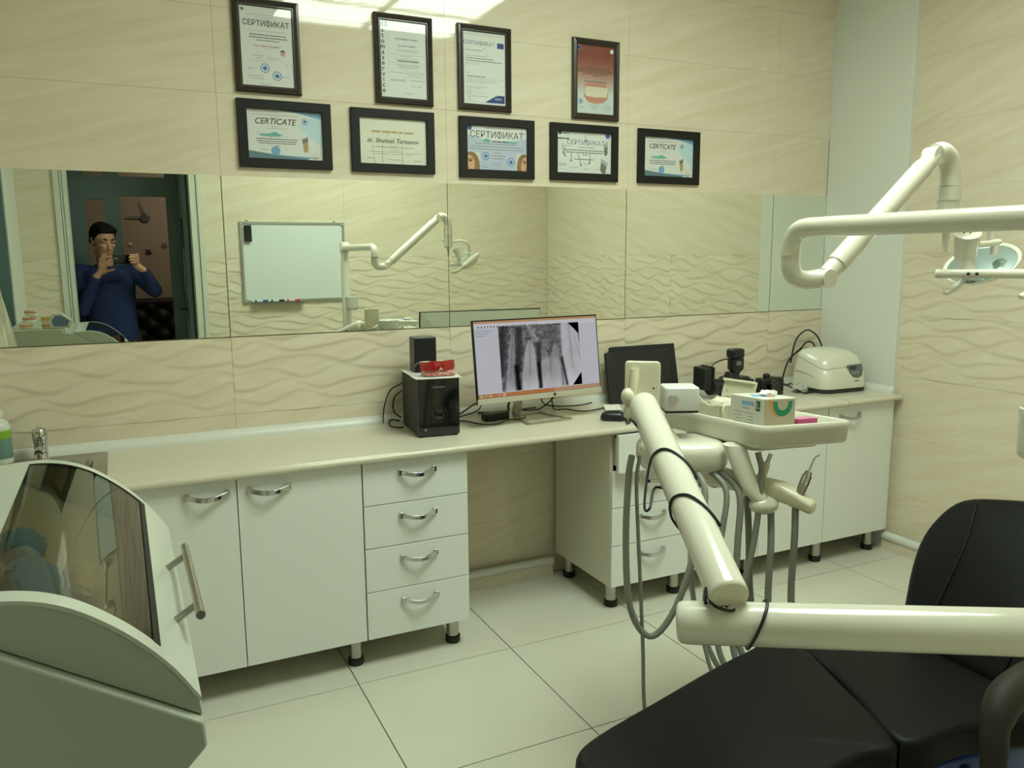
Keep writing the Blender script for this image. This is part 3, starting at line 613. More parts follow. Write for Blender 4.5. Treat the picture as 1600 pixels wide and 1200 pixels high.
c.lines([(.28, .72, .955, 2), (.14, .8, .60, 3.4), (.07, .94, .535, 3.4), (.05, .95, .475, 3.6), (.45, .57, .395, 3), (.4, .64, .33, 3.4), (.4, .62, .265, 3.4), (.4, .57, .16, 1.6), (.41, .57, .13, 1.6), (.42, .56, .1, 1.6), (.25, .35, .14, 1.2), (.48, .52, .05, 1.2)])
c.poly([(.27, .69), (.32, .72), (.37, .71), (.40, .66), (.36, .62), (.27, .64)], M_teal, 2, 'name_smudge'); c.poly([(.68, .68), (.85, .66), (.8, .62), (.66, .63)], M_teal, 2, 'name_smudge'); c.lines([(.42, .68, .66, 5)], M_ink)
c.image(0, .215, 0, .40, face_img(34, 24, .1, 1), 3, 'face_picture'); c.image(.82, 1, 0, .40, face_img(34, 22, .1, 2, True), 3, 'face_picture')
c.disc(.05, .95, .011, M_inkb, 2, 'logo'); c.disc(.945, .93, .0135, M_inkg, 2, 'logo', .0120); c.stamp(.31, .315, .017); c.stamp(.73, .2, .018); c.scrawl(.25, .06, .035, M_inkb); c.glass()
c = Cert('black framed grey certificate with drawings of instruments and implant screws', 1.686, 2.038, 1.834, 2.080, 'flat'); c.base()
c.text('СЕРТИФИКАТ', .53, .745, .029, M_pslate); c.disc(.06, .965, .008, M_ink, 2, 'logo'); c.lines([(.1, .22, .955, 6)], M_inkg); c.lines([(.02, .22, .83, 6)], M_ink); c.lines([(.28, .8, .94, 1), (.4, .68, .635, 3), (.15, .28, .66, 1.6)])
c.lines([(.13, .9, .56, 4.2), (.17, .86, .505, 4.2), (.47, .57, .455, 3.6), (.32, .68, .34, 3.6)], M_pgrey); c.lines([(.03, .17, .215, 3), (.04, .17, .175, 3), (.5, .58, .225, 2), (.24, .4, .135, 1.6), (.48, .6, .1, 1.6), (.68, .8, .105, 1.6), (.04, .18, .085, 1.2)])
M_pl = mat('print_instrument', 'a9acab', .6)
for a, b, d, e in ((.09, .72, .11, .48), (.13, .66, .14, .42), (.26, .48, .25, .3), (.38, .46, .43, .2), (.6, .5, .59, .26), (.51, .93, .52, .80)):
    c.poly([(a, b), (a + .018, b), (d + .018, e), (d, e)], M_pl, 2, 'instrument_print'); c.disc(d + .009, e, .006, M_pl, 2, 'instrument_print')
implant(c, .90, .63, .07, .34, .22, M_pgrey, M_pl); implant(c, .86, .19, .12, .34, -.35, M_pgrey, M_pl); c.disc(.935, .955, .013, M_inkb, 2, 'logo'); c.glass()
blue_cert('black framed blue-banded certificate at right end of the lower row', 2.151, 2.505, 1.835, 2.082)

# ------------------------------------------------------------------ things on the worktop
ZC = 0.8102
V3 = Vector
def RZ(a): return Matrix.Rotation(a, 4, 'Z')
def cord(label, pts, r=0.003, parent=None, name='cable', m=None, cat='cable', group=None):
    o = obj(name, MB().tube(cr(pts, 6), r, 8), m or M_cord, parent, smooth=True)
    return o if parent is not None else tag(o, label, cat, group)

# black sub-woofer style box with satellite, paper, pad, goggles
t = thing('speaker_box', 'black glossy-fronted bass speaker box left of the monitor', 'speaker', (1.020, -0.226, ZC), -0.1)
obj('cabinet', MB().b2((-0.083, -0.126, 0.006), (0.083, 0.135, 0.229)), M_blkm, t, world=False, bevel=0.004)
obj('front_panel', MB().b2((-0.083, -0.138, 0.006), (0.083, -0.1262, 0.229)), M_blkg, t, world=False, bevel=0.004)
m = MB(); n = 36
for r0, r1, y in ((0.034, 0.031, -0.1384), (0.028, 0.0265, -0.1384)):
    m.add([(r * math.cos(2 * PI * k / n), y, 0.088 + r * math.sin(2 * PI * k / n)) for r in (r0, r1) for k in range(n)], [(k, (k + 1) % n, n + (k + 1) % n, n + k) for k in range(n)])
obj('volume_dial', m, mat('dial_grey', '17181b', 0.3), t, world=False)
obj('volume_knob', MB().lathe([(0.020, 0), (0.020, 0.002), (0.018, 0.003)], (0, 0, 0), 24, Matrix.Translation((0, -0.1382, 0.088)) @ Matrix.Rotation(PI / 2, 4, 'X')), M_blkg, t, world=False, smooth=True)
m = MB()
for q in range(7): m.add([(-.024 + q * .007, -.1384, .192), (-.019 + q * .007, -.1384, .192), (-.019 + q * .007, -.1384, .198), (-.024 + q * .007, -.1384, .198)], [(0, 1, 2, 3)])
obj('small_print', m, mat('badge_grey', '6c6e70', 0.4), t, world=False, kind='stuff')
obj('power_light', MB().lathe([(0.004, 0), (0.004, 0.002)], (0, 0, 0), 12, Matrix.Translation((-0.055, -0.1382, 0.030)) @ Matrix.Rotation(PI / 2, 4, 'X')), M_alu, t, world=False)
for a, b in ((-0.07, -0.115), (0.07, -0.115), (-0.07, 0.12), (0.07, 0.12)): obj('rubber_foot', MB().lathe([(0.010, 0), (0.010, 0.007)], (a, b, 0), 12), M_rub, t, world=False)
# sheet of paper
m = MB(); N1 = 12
for j in range(N1 + 1):
    for i in range(N1 + 1):
        a, b = i / N1 - .5, j / N1 - .5; x, y = a * 0.205, b * 0.285
        zz = 0.2302 + 0.010 * max(0, abs(x) - 0.086) / 0.017 * (1 if x < 0 else -0.4) + 0.0012 * (1 + math.sin(9 * b + 4 * a)) * (1 if abs(x) > .08 else 0)
        m.v.append((x, y - 0.01, zz))
m.f = [(j * (N1 + 1) + i, j * (N1 + 1) + i + 1, (j + 1) * (N1 + 1) + i + 1, (j + 1) * (N1 + 1) + i) for j in range(N1) for i in range(N1)]
m.xf(Matrix.Translation((1.020, -0.226, ZC)) @ RZ(-0.13)); o = obj('paper_sheet', m, mat('white_paper', 'd9d8d0', 0.7), smooth=True); tag(o, 'white paper sheet lying on top of the black speaker box', 'paper')
sm = o.modifiers.new('thick', 'SOLIDIFY'); sm.thickness = 0.0006
# patterned pad
poly = rr(0.135, 0.075, 0.03, 4); m = pillow(poly, 0, 0.020, 0.009, 0.003).xf(Matrix.Translation((1.030, -0.300, ZC + 0.2318)) @ RZ(-0.05))
tag(obj('patterned_pouch', m, mat('red_floral', 'c25f58', 0.8, vary=(190, 'd9c4b8', 0.44, 0.52)), smooth=True), 'red and white patterned pouch lying under the red goggles', 'pouch')
# goggles
t = thing('safety_goggles', 'red wrap-around safety goggles lying on the black speaker box', 'goggles', (1.022, -0.300, ZC + 0.253), 0.05)
rings = []
for k in range(-10, 11):
    a = k / 10; q = abs(a); x = a * 0.072; y = -0.047 + 0.036 * q ** 2.2; h = 0.036 - 0.010 * max(0, q - .55) ** 1.5; lo = 0.002 + 0.014 * max(0, 1 - q / .22)
    rings.append([(x, y, lo), (x, y - 0.004, (h + lo) * .5), (x, y + 0.002, h), (x, y + 0.005, h), (x, y - 0.001, (h + lo) * .5), (x, y + 0.003, lo)])
M_red = mat('red_lens', 'a01510', 0.08, coat=.5)
obj('lens', MB().loft(rings), M_red, t, world=False, smooth=True)
obj('brow_bar', MB().tube([(x[2][0], x[2][1] + .0015, x[2][2] + .001) for x in rings], 0.0030, 8), M_red, t, world=False, smooth=True)
for sx in (-1, 1): obj('temple', MB().tube(cr([(sx * 0.068, -0.010, 0.028), (sx * 0.066, 0.03, 0.027), (sx * 0.058, 0.075, 0.010)], 5), 0.0028, 8), mat('blue_temple', '25356f', 0.3), t, world=False)
# satellite
t = thing('satellite_speaker', 'slim black satellite speaker standing upright behind the red goggles', 'speaker', (1.018, -0.165, ZC + 0.2312), -0.05)
obj('cabinet', MB().b2((-0.046, -0.030, 0), (0.046, 0.045, 0.140)), M_blk, t, world=False, bevel=0.004)
obj('grille', MB().b2((-0.043, -0.034, 0.004), (0.043, -0.0302, 0.136)), mat('grille_cloth', '101112', 0.85), t, world=False, bevel=0.002)

# monitor
t = thing('monitor', 'silver-chinned monitor showing a grey tooth x-ray', 'monitor', (1.505, -0.215, ZC), 0.084)
MS = Matrix.Translation((1.473, -0.310, 1.084)) @ RZ(0.084) @ Matrix.Rotation(-0.128, 4, 'X')
MSI = Matrix.Translation((1.505, -0.215, ZC)) @ RZ(0.084)
ML = MSI.inverted() @ MS
SWD, SHT, CH = 0.608, 0.335, 0.022
def mon(m): return m.xf(ML)
m = MB().b2((-SWD / 2, 0.0, -SHT / 2), (SWD / 2, 0.012, SHT / 2)); obj('black_rim', mon(m), M_blk, t, world=False, bevel=0.002)
obj('chin', mon(MB().b2((-SWD / 2, -0.004, -SHT / 2 - 0.001), (SWD / 2, 0.013, -SHT / 2 + CH))), mat('silver_plastic', 'c9c5b8', 0.3, metal=0.4), t, world=False, bevel=0.002)
obj('back_cover', mon(MB().loft([[(-SWD / 2 + 0.004 + d, y, -SHT / 2 + 0.004 + d), (SWD / 2 - 0.004 - d, y, -SHT / 2 + 0.004 + d), (SWD / 2 - 0.004 - d, y, SHT / 2 - 0.004 - d), (-SWD / 2 + 0.004 + d, y, SHT / 2 - 0.004 - d)] for d, y in ((0, 0.0125), (0, 0.016), (0.08, 0.035))])), M_wpaint, t, world=False)
sx0, sx1, sz0, sz1 = -SWD / 2 + 0.006, SWD / 2 - 0.006, -SHT / 2 + CH + 0.001, SHT / 2 - 0.006
SCR = 0.56
def scr(name, u0, u1, v0, v1, col, lay, k=1.0):
    a, b = sx0 + (sx1 - sx0) * u0, sx0 + (sx1 - sx0) * u1; e, f = sz0 + (sz1 - sz0) * v0, sz0 + (sz1 - sz0) * v1; y = -0.0004 - 0.00012 * lay
    return MB().add([(a, y, e), (b, y, e), (b, y, f), (a, y, f)], [(0, 1, 2, 3)]), emis('screen_' + col, col, SCR * k)
def scr_obj(name, *a, **k): mb, m = scr(name, *a, **k); return obj(name, mon(mb), m, t, world=False)
scr_obj('screen', 0, 1, 0, 1, 'dcdee6', 0)
scr_obj('title_bar', 0, 1, .972, 1, 'd9a873', 1); scr_obj('menu_bar', 0, 1, .905, .972, 'e8e8ee', 1); scr_obj('task_bar', 0, 1, 0, .052, 'cf8a52', 1); scr_obj('task_bar_shade', .6, 1, 0, .052, 'd3a784', 2)
mb = MB(); 
for q in range(20):
    a = .03 + q * .024; x = sx0 + (sx1 - sx0) * a; zz = sz0 + (sz1 - sz0) * .925
    if q in (10, 16): continue
    mb.add([(x, -0.0008, zz - .003), (x + .006, -0.0008, zz - .003), (x + .005, -0.0008, zz + .004), (x + .001, -0.0008, zz + .003)], [(0, 1, 2, 3)])
obj('toolbar_icons', mon(mb), emis('screen_icon', '555a66', SCR), t, world=False, kind='stuff')
for q, cc in enumerate(('c7d0a0', 'd8b070', 'd9c9a0', 'c98a5a', 'd0b090', 'e6d6c0')): scr_obj('task_icon', .012 + q * .035, .034 + q * .035, .01, .042, cc, 3)
mb = MB()
for q in range(3):
    zz = sz0 + (sz1 - sz0) * (.87 - .03 * q); xa = sx0 + .006; mb.add([(xa, -0.0008, zz), (xa + .07 - .012 * q, -0.0008, zz), (xa + .07 - .012 * q, -0.0008, zz + .002), (xa, -0.0008, zz + .002)], [(0, 1, 2, 3)])
obj('sidebar_text', mon(mb), emis('screen_text', '9aa0b4', SCR), t, world=False, kind='stuff')
hh, ww = 120, 150
Y_, X_ = np.mgrid[0:hh, 0:ww]; Y_ = Y_ / hh; X_ = X_ / ww
g = 0.50 + 0.30 * (vnoise(hh, ww, 5, 4, 1) - .5) + .22 * (vnoise(hh, ww, 2.2, 2.0, 2) - .5)
def tooth(xb, wb, xt, wt, yt, val, soft=.02, hook=0):
    global g
    tt = np.clip((Y_ - yt) / (1 - yt), 0, 1); cx = xt + (xb - xt) * tt + hook * np.sin(tt * PI); w = wt + (wb - wt) * np.sqrt(tt + 1e-6)
    d = w / 2 - np.abs(X_ - cx); a = np.clip(d / soft, 0, 1) * np.clip((Y_ - yt - .10 * np.clip((X_ - cx) / (w / 2 + 1e-6), -1, 1) ** 2) / .08, 0, 1); ed = val - .10 * np.exp(-((X_ - cx) / .012) ** 2) * (tt < .75) + .07 * (vnoise(hh, ww, 14, 6, 5) - .5) + .14 * np.clip((Y_ - .74) / .25, 0, 1) - .06 * np.exp(-((X_ - cx) / (w * .5 + .01)) ** 2)
    g = g * (1 - a) + ed * a
def dark(x0, y0, x1, y1, w, val, k=1):
    global g
    tt = np.clip((Y_ - y0) / (y1 - y0), 0, 1); cx = x0 + (x1 - x0) * tt; a = np.exp(-((X_ - cx) / w) ** 2) * np.clip((Y_ - y0 + .05) / .05, 0, 1) * np.clip((y1 + .05 - Y_) / .05, 0, 1) * k
    g = g * (1 - a) + val * a
dark(.05, 0, .0, .75, .055, .22, .9); dark(.24, .05, .20, .7, .05, .22, .85); dark(.47, .28, .46, .8, .035, .2, .8); dark(.36, 0, .45, .25, .03, .8, .6); dark(.62, .0, .66, .35, .10, .42, .6); dark(.68, .3, .68, .55, .03, .35, .7)
tooth(.09, .13, .17, .03, .06, .70); tooth(.33, .235, .37, .04, .20, .80); tooth(.54, .13, .53, .05, .30, .70, .03); tooth(.68, .16, .68, .06, .26, .72, .03); tooth(.61, .29, .60, .24, .46, .78, .035); tooth(.90, .30, .86, .20, -.1, .90, .03)
dark(.185, .62, .20, 1.0, .030, .06, .97); dark(.462, .6, .468, 1.0, .018, .08, .95); dark(.755, .55, .80, .97, .016, .12, .9); dark(.93, .2, 1.0, .62, .012, .7, .6)
g = np.where((Y_ > .95) & (np.abs(X_ - .10) < .06), .8, g)
g = np.where((X_ > .86) & (Y_ < (X_ - .86) * 1.35), .02, g); g = np.where((X_ > .87) & (Y_ > 1.0 - (X_ - .87) * 1.6), .02, g)
g = np.clip(g + .05 * (vnoise(hh, ww, 1.5, 1.5, 9) - .5), 0, .97)
xr = s2l(np.stack([g * .985, g * .98, g], -1))
def scr_fn(u0, u1, v0, v1, lay): return lambda a, b: ML @ Vector((sx0 + (sx1 - sx0) * (u0 + (u1 - u0) * a), -0.0004 - 0.00012 * lay, sz0 + (sz1 - sz0) * (v0 + (v1 - v0) * b)))
LOC['tmp'] = LOC[t.name]; fn = scr_fn(.185, .845, .062, .925, 4); L0 = LOC[t.name]
painted('xray_picture', lambda a, b: fn(a, b) + L0, xr, vcol_mat('screen_xray', SCR), t)
obj('badge', mon(MB().lathe([(0.007, 0), (0.007, 0.0008)], (0, 0, 0), 18, Matrix.Translation((0.06, -0.0045, -SHT / 2 + 0.011)) @ Matrix.Rotation(PI / 2, 4, 'X'))), mat('badge_dark', '3c3c3c', .4), t, world=False)
M_sil = mat('silver_metal', 'b9b4a6', 0.25, metal=.8)
fr = [(-0.105, -0.105), (0.105, -0.105), (0.075, 0.085), (-0.055, 0.085)]
m = MB(); q = [Vector((x, y, 0.004)) for x, y in fr]
for i in range(4): 
    a, b = q[i], q[(i + 1) % 4]; d = (b - a).normalized(); m.box((a + b) / 2, ((b - a).length + 0.014, 0.016, 0.007), Matrix.Rotation(math.atan2(d.y, d.x), 3, 'Z'))
obj('stand_base', m, M_sil, t, world=False, bevel=0.002)
m = MB().loft([[(-0.075, y, z), (-0.035, y, z), (-0.035, y + .008, z), (-0.075, y + .008, z)] for y, z in ((0.070, 0.007), (0.04, 0.12), (-0.055, 0.22), (-0.075, 0.27))]); obj('stand_neck', m, M_sil, t, world=False)
# power brick and tangled cords behind the monitor
tag(obj('power_adapter', MB().box((1.335, -0.165, ZC + 0.016), (0.115, 0.05, 0.031), Matrix.Rotation(0.15, 3, 'Z')), M_blk, bevel=0.005), 'black power adapter among the cords below the monitor', 'adapter')
zc = ZC + 0.0068
cord('black cord looping out in front of the power adapter', [(1.11, -0.11, zc), (1.19, -0.16, zc), (1.235, -0.26, zc), (1.30, -0.275, zc), (1.36, -0.225, zc), (1.42, -0.235, zc), (1.46, -0.20, zc)], .0032)
cord('thin black cord from the speaker box arching to the monitor', [(1.115, -0.16, zc), (1.21, -0.07, zc + .0), (1.25, -0.18, zc + .045), (1.32, -0.10, zc + .09), (1.40, -0.13, zc + .06), (1.44, -0.18, zc + .12)], .0026)
cord('black cord dropping from the monitor into the tangle beside the stand neck', [(1.38, -0.19, .965), (1.375, -0.17, .92), (1.30, -0.075, zc + .06), (1.20, -0.05, zc), (1.15, -0.045, zc)], .0032)
cord('thick black cord hanging behind the stand neck', [(1.49, -0.225, .97), (1.46, -0.12, .92), (1.43, -0.10, .86), (1.45, -0.05, zc + .002), (1.39, -0.07, zc + .002), (1.31, -0.035, zc + .002)], .005)
cord('black cord running along the worktop from the monitor to the card by the mouse', [(1.60, -0.20, .965), (1.63, -0.13, .90), (1.66, -0.09, zc), (1.70, -0.13, zc), (1.75, -0.21, zc), (1.85, -0.19, zc), (1.93, -0.14, zc)], .003)
cord('black cord dropping in a curve right of the stand', [(1.65, -0.20, .975), (1.655, -0.14, .90), (1.60, -0.07, zc), (1.52, -0.045, zc), (1.60, -0.03, zc)], .003)
cord('black cord sagging under the right half of the monitor', [(1.55, -0.21, .97), (1.58, -0.12, .90), (1.63, -0.05, zc + .02), (1.70, -0.045, zc), (1.80, -0.075, zc), (1.89, -0.045, zc)], .003)
cord('black cord curving out of the speaker box at its upper left', [(0.955, -0.075, .985), (0.905, -0.062, .955), (0.88, -0.05, .88), (0.877, -0.045, zc)], .0026)
cord('black cord bowed close against the left flank of the speaker box', [(0.95, -0.08, .955), (0.918, -0.075, .925), (0.915, -0.07, .87), (0.945, -0.075, .84)], .0032)
cord('black cord looped on the worktop left of the speaker box', [(0.935, -0.085, zc + .012), (0.905, -0.06, zc + .014), (0.888, -0.10, zc), (0.905, -0.155, zc), (0.925, -0.16, zc)], .0034)
# card and mouse
tag(obj('paper_card', MB().box((1.895, -0.215, ZC + 0.012), (0.075, 0.05, 0.001), Matrix.Rotation(-0.3, 3, 'Z') @ Matrix.Rotation(0.35, 3, 'X')), mat('white_paper', 'd9d8d0', 0.7)), 'small white card on the worktop behind the mouse', 'card')
t = thing('computer_mouse', 'black computer mouse on the worktop edge right of the monitor', 'mouse', (1.775, -0.410, ZC), -0.62)
poly = cr([(0.055, 0, 0), (0.040, 0.028, 0), (0, 0.032, 0), (-0.042, 0.028, 0), (-0.056, 0, 0), (-0.042, -0.028, 0), (0, -0.032, 0), (0.040, -0.028, 0)], 4, True); poly = [(p.x, p.y) for p in poly]
m = MB(); m.loft([[(x * f, y * f, zz) for x, y in poly] for f, zz in ((.93, 0.0), (1, .006), (1, .014), (.95, .024), (.82, .033), (.6, .038), (.3, .040))]); obj('mouse_shell', m, M_blk, t, world=False, smooth=True)
obj('scroll_wheel', MB().lathe([(0.009, -0.003), (0.010, 0), (0.009, 0.003)], (0, 0, 0), 14, Matrix.Translation((-0.030, 0, 0.030)) @ Matrix.Rotation(PI / 2, 4, 'X')), M_rub, t, world=False)

# two black panels (laptops) leaning on the wall
def slab(label, x0, x1, h, ybot, lean, th):
    t = thing('laptop', label, 'laptop', ((x0 + x1) / 2, ybot, ZC + 0.0012 + th * math.sin(lean)), 0, 'closed laptops leaning on the wall')
    R4 = Matrix.Rotation(-lean, 4, 'X'); w = x1 - x0
    obj('lid', MB().b2((-w / 2, 0, 0.001), (w / 2, th * .4, h)).xf(R4), M_blkm, t, world=False, bevel=0.004)
    obj('base', MB().b2((-w / 2, th * .45, 0.001), (w / 2, th, h - .002)).xf(R4), M_blk, t, world=False, bevel=0.004)
slab('black laptop leaning in front, nearer the monitor', 1.945, 2.300, 0.242, -0.120, 0.20, 0.018)
slab('black laptop leaning behind the other, its top right corner higher', 2.000, 2.375, 0.262, -0.080, 0.22, 0.016)

# cameras
t = thing('camera', 'black camera with an upright flash and square hood on its lens', 'camera', (2.60, -0.185, ZC + 0.001), 0)
obj('body', pillow(rr(0.15, 0.078, 0.02, 4, 0.02, 0), 0, 0.098, 0.014, 0).xf(RZ(-.12)), M_blk, t, world=False, smooth=True)
obj('grip', pillow(rr(0.042, 0.05, 0.018, 4, 0.085, -0.035), 0, 0.086, 0.012, 0), M_rub, t, world=False, smooth=True)
obj('prism_hump', MB().loft([[(-.03, -.03, .09), (.04, -.03, .09), (.04, .03, .09), (-.03, .03, .09)], [(-.018, -.02, .122), (.028, -.02, .122), (.028, .02, .122), (-.018, .02, .122)]]), M_blk, t, world=False, bevel=0.004)
obj('lens_barrel', MB().lathe([(0.034, 0), (0.036, 0.01), (0.036, 0.06), (0.040, 0.062), (0.040, 0.10)], (0, 0, 0), 22, Matrix.Translation((-0.045, -0.005, 0.058)) @ Matrix.Rotation(-PI / 2, 4, 'Y') @ Matrix.Rotation(0.1, 4, 'X')), M_blk, t, world=False, smooth=True)
obj('lens_hood', MB().b2((-0.185, -0.05, 0.045), (-0.140, 0.05, 0.152)).xf(RZ(-.1)), M_blkm, t, world=False, bevel=0.006)
obj('hood_rim', MB().b2((-0.1395, -0.054, 0.040), (-0.128, 0.054, 0.158)).xf(RZ(-.1)), M_blk, t, world=False, bevel=0.004)
obj('flash_body', MB().loft([[(x * k + .018, y * k - .01, z) for x, y in rr(0.072, 0.052, 0.012, 3)] for k, z in ((.55, .112), (.62, .122), (.95, .134), (1, .142), (1, .187))]), M_blk, t, world=False, smooth=True)
obj('flash_screen', MB().b2((0.000, -0.0385, 0.156), (0.030, -0.0355, 0.176)), mat('lcd_grey', '6d736e', 0.3), t, world=False)
obj('flash_head', pillow(rr(0.078, 0.058, 0.014, 4, .016, -.008),   .1885, .236, .012, 0), M_blk, t, world=False, smooth=True)
cord('', [(2.455, -0.19, .955), (2.49, -0.2, .985), (2.535, -0.21, 1.000), (2.585, -0.20, .995)], .003, t, 'flash_cord')
t = thing('camera', 'small black compact camera lying beside the upright flash', 'camera', (2.835, -0.20, ZC + 0.001), 0)
obj('body', pillow(rr(0.15, 0.060, 0.015, 4), 0, 0.078, 0.010, 0), M_blk, t, world=False, smooth=True)
obj('lens_barrel', MB().lathe([(0.030, 0), (0.032, 0.008), (0.032, 0.03), (0.025, 0.032), (0.02, 0.03)], (0, 0, 0), 20, Matrix.Translation((-0.01, -0.028, 0.040)) @ Matrix.Rotation(PI / 2, 4, 'X')), M_blkg, t, world=False, smooth=True)
obj('dial', MB().lathe([(0.016, 0.077), (0.018, 0.086), (0.018, 0.093), (0.012, 0.099)], (-0.02, 0.0, 0), 18), M_blkm, t, world=False, smooth=True)
obj('hot_shoe', MB().b2((0.02, -0.012, 0.0765), (0.048, 0.012, 0.084)), M_steel, t, world=False)
cord('black neck strap trailing between the two cameras', [(2.735, -0.205, .868), (2.715, -0.235, .875), (2.72, -0.26, .84), (2.75, -0.285, zc), (2.81, -0.28, zc), (2.86, -0.27, zc)], .004, None, 'camera_strap', M_rub, 'strap')
m = MB(); R = random.Random(5)
for i in range(9):
    rings = []
m.ball((2.985, -0.255, ZC + 0.022), (0.045, 0.032, 0.022), None, 16, 10); m.v = [(x + R.uniform(-.007, .007), y + R.uniform(-.007, .007), max(ZC + .0006, z + R.uniform(-.006, .007))) for x, y, z in m.v]
tag(obj('plastic_bag', m, mat('clear_film', 'b9bcb4', 0.15, spec=.8)), 'crumpled clear plastic bag lying against the white ultrasonic bath', 'bag')
cord('black cord from the compact camera along the front of the plastic bag', [(2.915, -0.21, .85), (2.945, -0.25, .835), (2.955, -0.31, zc), (3.00, -0.315, zc), (3.035, -0.31, zc)], .004)

# ultrasonic bath
UX = 3.186
t = thing('ultrasonic_bath', 'white ultrasonic cleaning bath with a small grey display', 'cleaner', (UX, -0.250, ZC), -0.05); t.scale = (1.09, 1.09, 1.07)
def u_ring(w, d, r, z, dip=0.0, zf=None):
    out = []
    for x, y in rr(w, d, r, 5):
        zz = z
        if dip: zz -= dip * max(0, 1 - math.hypot(abs(x) - w / 2, y + d / 2) / 0.13)
        if zf: zz += zf(x, y)
        out.append((x, y, zz))
    return out
SL = lambda x, y: .13 * y
obj('rubber_base', MB().loft([u_ring(.262, .225, .045, .0), u_ring(.27, .232, .045, .005), u_ring(.27, .232, .045, .020)]), mat('dark_base', '30322e', .5), t, world=False, smooth=True)
M_uw = mat('bath_white', 'dedccd', 0.25, coat=.2)
obj('body', MB().loft([u_ring(.272, .236, .05, .021), u_ring(.276, .240, .055, .05), u_ring(.270, .232, .055, .10), u_ring(.258, .214, .055, .148, .03, SL), u_ring(.250, .206, .055, .148, .032, SL)]), M_uw, t, world=False, smooth=True)
obj('seam', MB().loft([u_ring(.254, .210, .055, .1475, .031, SL), u_ring(.2535, .2095, .055, .1505, .031, SL)], False, False), M_blk, t, world=False)
obj('lid', MB().loft([u_ring(.2565, .213, .055, .1505, .031, SL), u_ring(.250, .206, .055, .163, .02, SL), u_ring(.222, .18, .05, .181, .006, SL), u_ring(.17, .13, .045, .192, 0, SL), u_ring(.08, .06, .028, .197, 0, SL), u_ring(.02, .02, .009, .198, 0, SL)]), M_uw, t, world=False, smooth=True)
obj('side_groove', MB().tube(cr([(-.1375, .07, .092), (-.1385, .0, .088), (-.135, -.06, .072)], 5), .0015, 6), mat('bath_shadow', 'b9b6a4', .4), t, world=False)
fy = lambda z: -0.1195 + 0.0035 * (z - .05) / .05 if z < .1 else -.116 + .009 * (z - .1) / .05
pts = [(.000, .128), (.088, .132), (.092, .10), (.085, .075), (.062, .066), (.032, .072), (.010, .095)]
obj('display_panel', MB().loft([[(x, fy(z) - .0012, z) for x, z in pts], [(x, fy(z) + .003, z) for x, z in pts]]), mat('display_grey', '66706c', .3), t, world=False)
obj('display_screen', MB().b2((.014, fy(.115) - .0028, .107), (.052, fy(.115) - .0005, .124)), mat('display_dark', '3d4743', .2), t, world=False)
for q in range(3): obj('button', MB().lathe([(.0042, 0), (.004, .0025)], (0, 0, 0), 12, Matrix.Translation((.030 + q * .015, fy(.09) - .001, .092)) @ Matrix.Rotation(PI / 2, 4, 'X')), mat('button_grey', 'a9b0a8', .4), t, world=False)
m = MB()
for q in range(4): m.b2((.042 + q * .007, fy(.05) - .0010, .050), (.047 + q * .007, fy(.05) + .002, .057))
obj('small_print', m, M_pgrey, t, world=False, kind='stuff')
cord('black cord arching high over the back of the ultrasonic bath', [(3.10, -0.07, .93), (3.125, -0.065, 1.02), (3.165, -0.055, 1.07), (3.235, -0.05, 1.098), (3.30, -0.055, 1.06), (3.335, -0.06, .99), (3.335, -0.06, .90)], .0042)
cord('short black cord loop standing just above the lid of the ultrasonic bath', [(3.12, -0.085, .985), (3.17, -0.075, 1.01), (3.215, -0.065, 1.035), (3.255, -0.07, 1.028), (3.27, -0.075, .98), (3.265, -0.075, .90)], .0042)
cord('black cord hanging down the left side of the ultrasonic bath', [(3.22, -0.090, 1.006), (3.15, -0.088, 1.0), (3.085, -0.08, .955), (3.045, -0.085, .89), (3.033, -0.09, .835), (3.05, -0.10, .822), (3.07, -0.115, .83)], .0042)

# ------------------------------------------------------------------ UV sterilising cabinet in the left foreground
t = thing('sterilizer_cabinet', 'pale sterilizing cabinet with a tinted curved lid and bar handle', 'sterilizer', (-0.3, -1.88, 0.802))
M_ster = mat('sterilizer_enamel', 'c8cdbf', 0.3, coat=.2); M_ster2 = mat('sterilizer_grey', 'aeb5a6', 0.4)
Y0, Y1 = -2.24, -1.53
body = [(-0.60, 0.802), (-0.115, 0.802), (-0.05, 0.866), (-0.017, 0.900), (-0.0185, 0.934), (-0.300, 1.118), (-0.345, 1.122), (-0.350, 1.146), (-0.60, 1.146)]
obj('body', MB().prism(body, 'y', Y0 - .012, Y1 + .004), M_ster2, t, bevel=0.005)
arc = cr([(-0.300, 1.126, 0), (-0.222, 1.128, 0), (-0.160, 1.110, 0), (-0.102, 1.068, 0), (-0.054, 1.016, 0), (-0.0195, 0.962, 0)], 6); arc = [(p.x, p.y) for p in arc]
inn = [(x - 0.004 * 0.6, z - 0.0045) for x, z in arc]
chord_lo = [(-0.0195, 0.9365), (-0.300, 1.1195)]
for ya, yb in ((Y0 + 0.002, Y0 + 0.014), (Y1 - 0.014, Y1 - 0.002)): obj('lid_cheek', MB().prism(inn + chord_lo, 'y', ya, yb), M_ster2, t, bevel=0.002)
def band(i0, i1, ya, yb, lift=0.0): 
    o_ = [(x + lift * .6, z + lift * .8) for x, z in arc[i0:i1 + 1]]; return MB().prism(o_ + list(reversed(inn[i0:i1 + 1])), 'y', ya, yb)
nA = len(arc) - 1; i0, i1 = 4, nA - 7
f = MB(); f.v = []; 
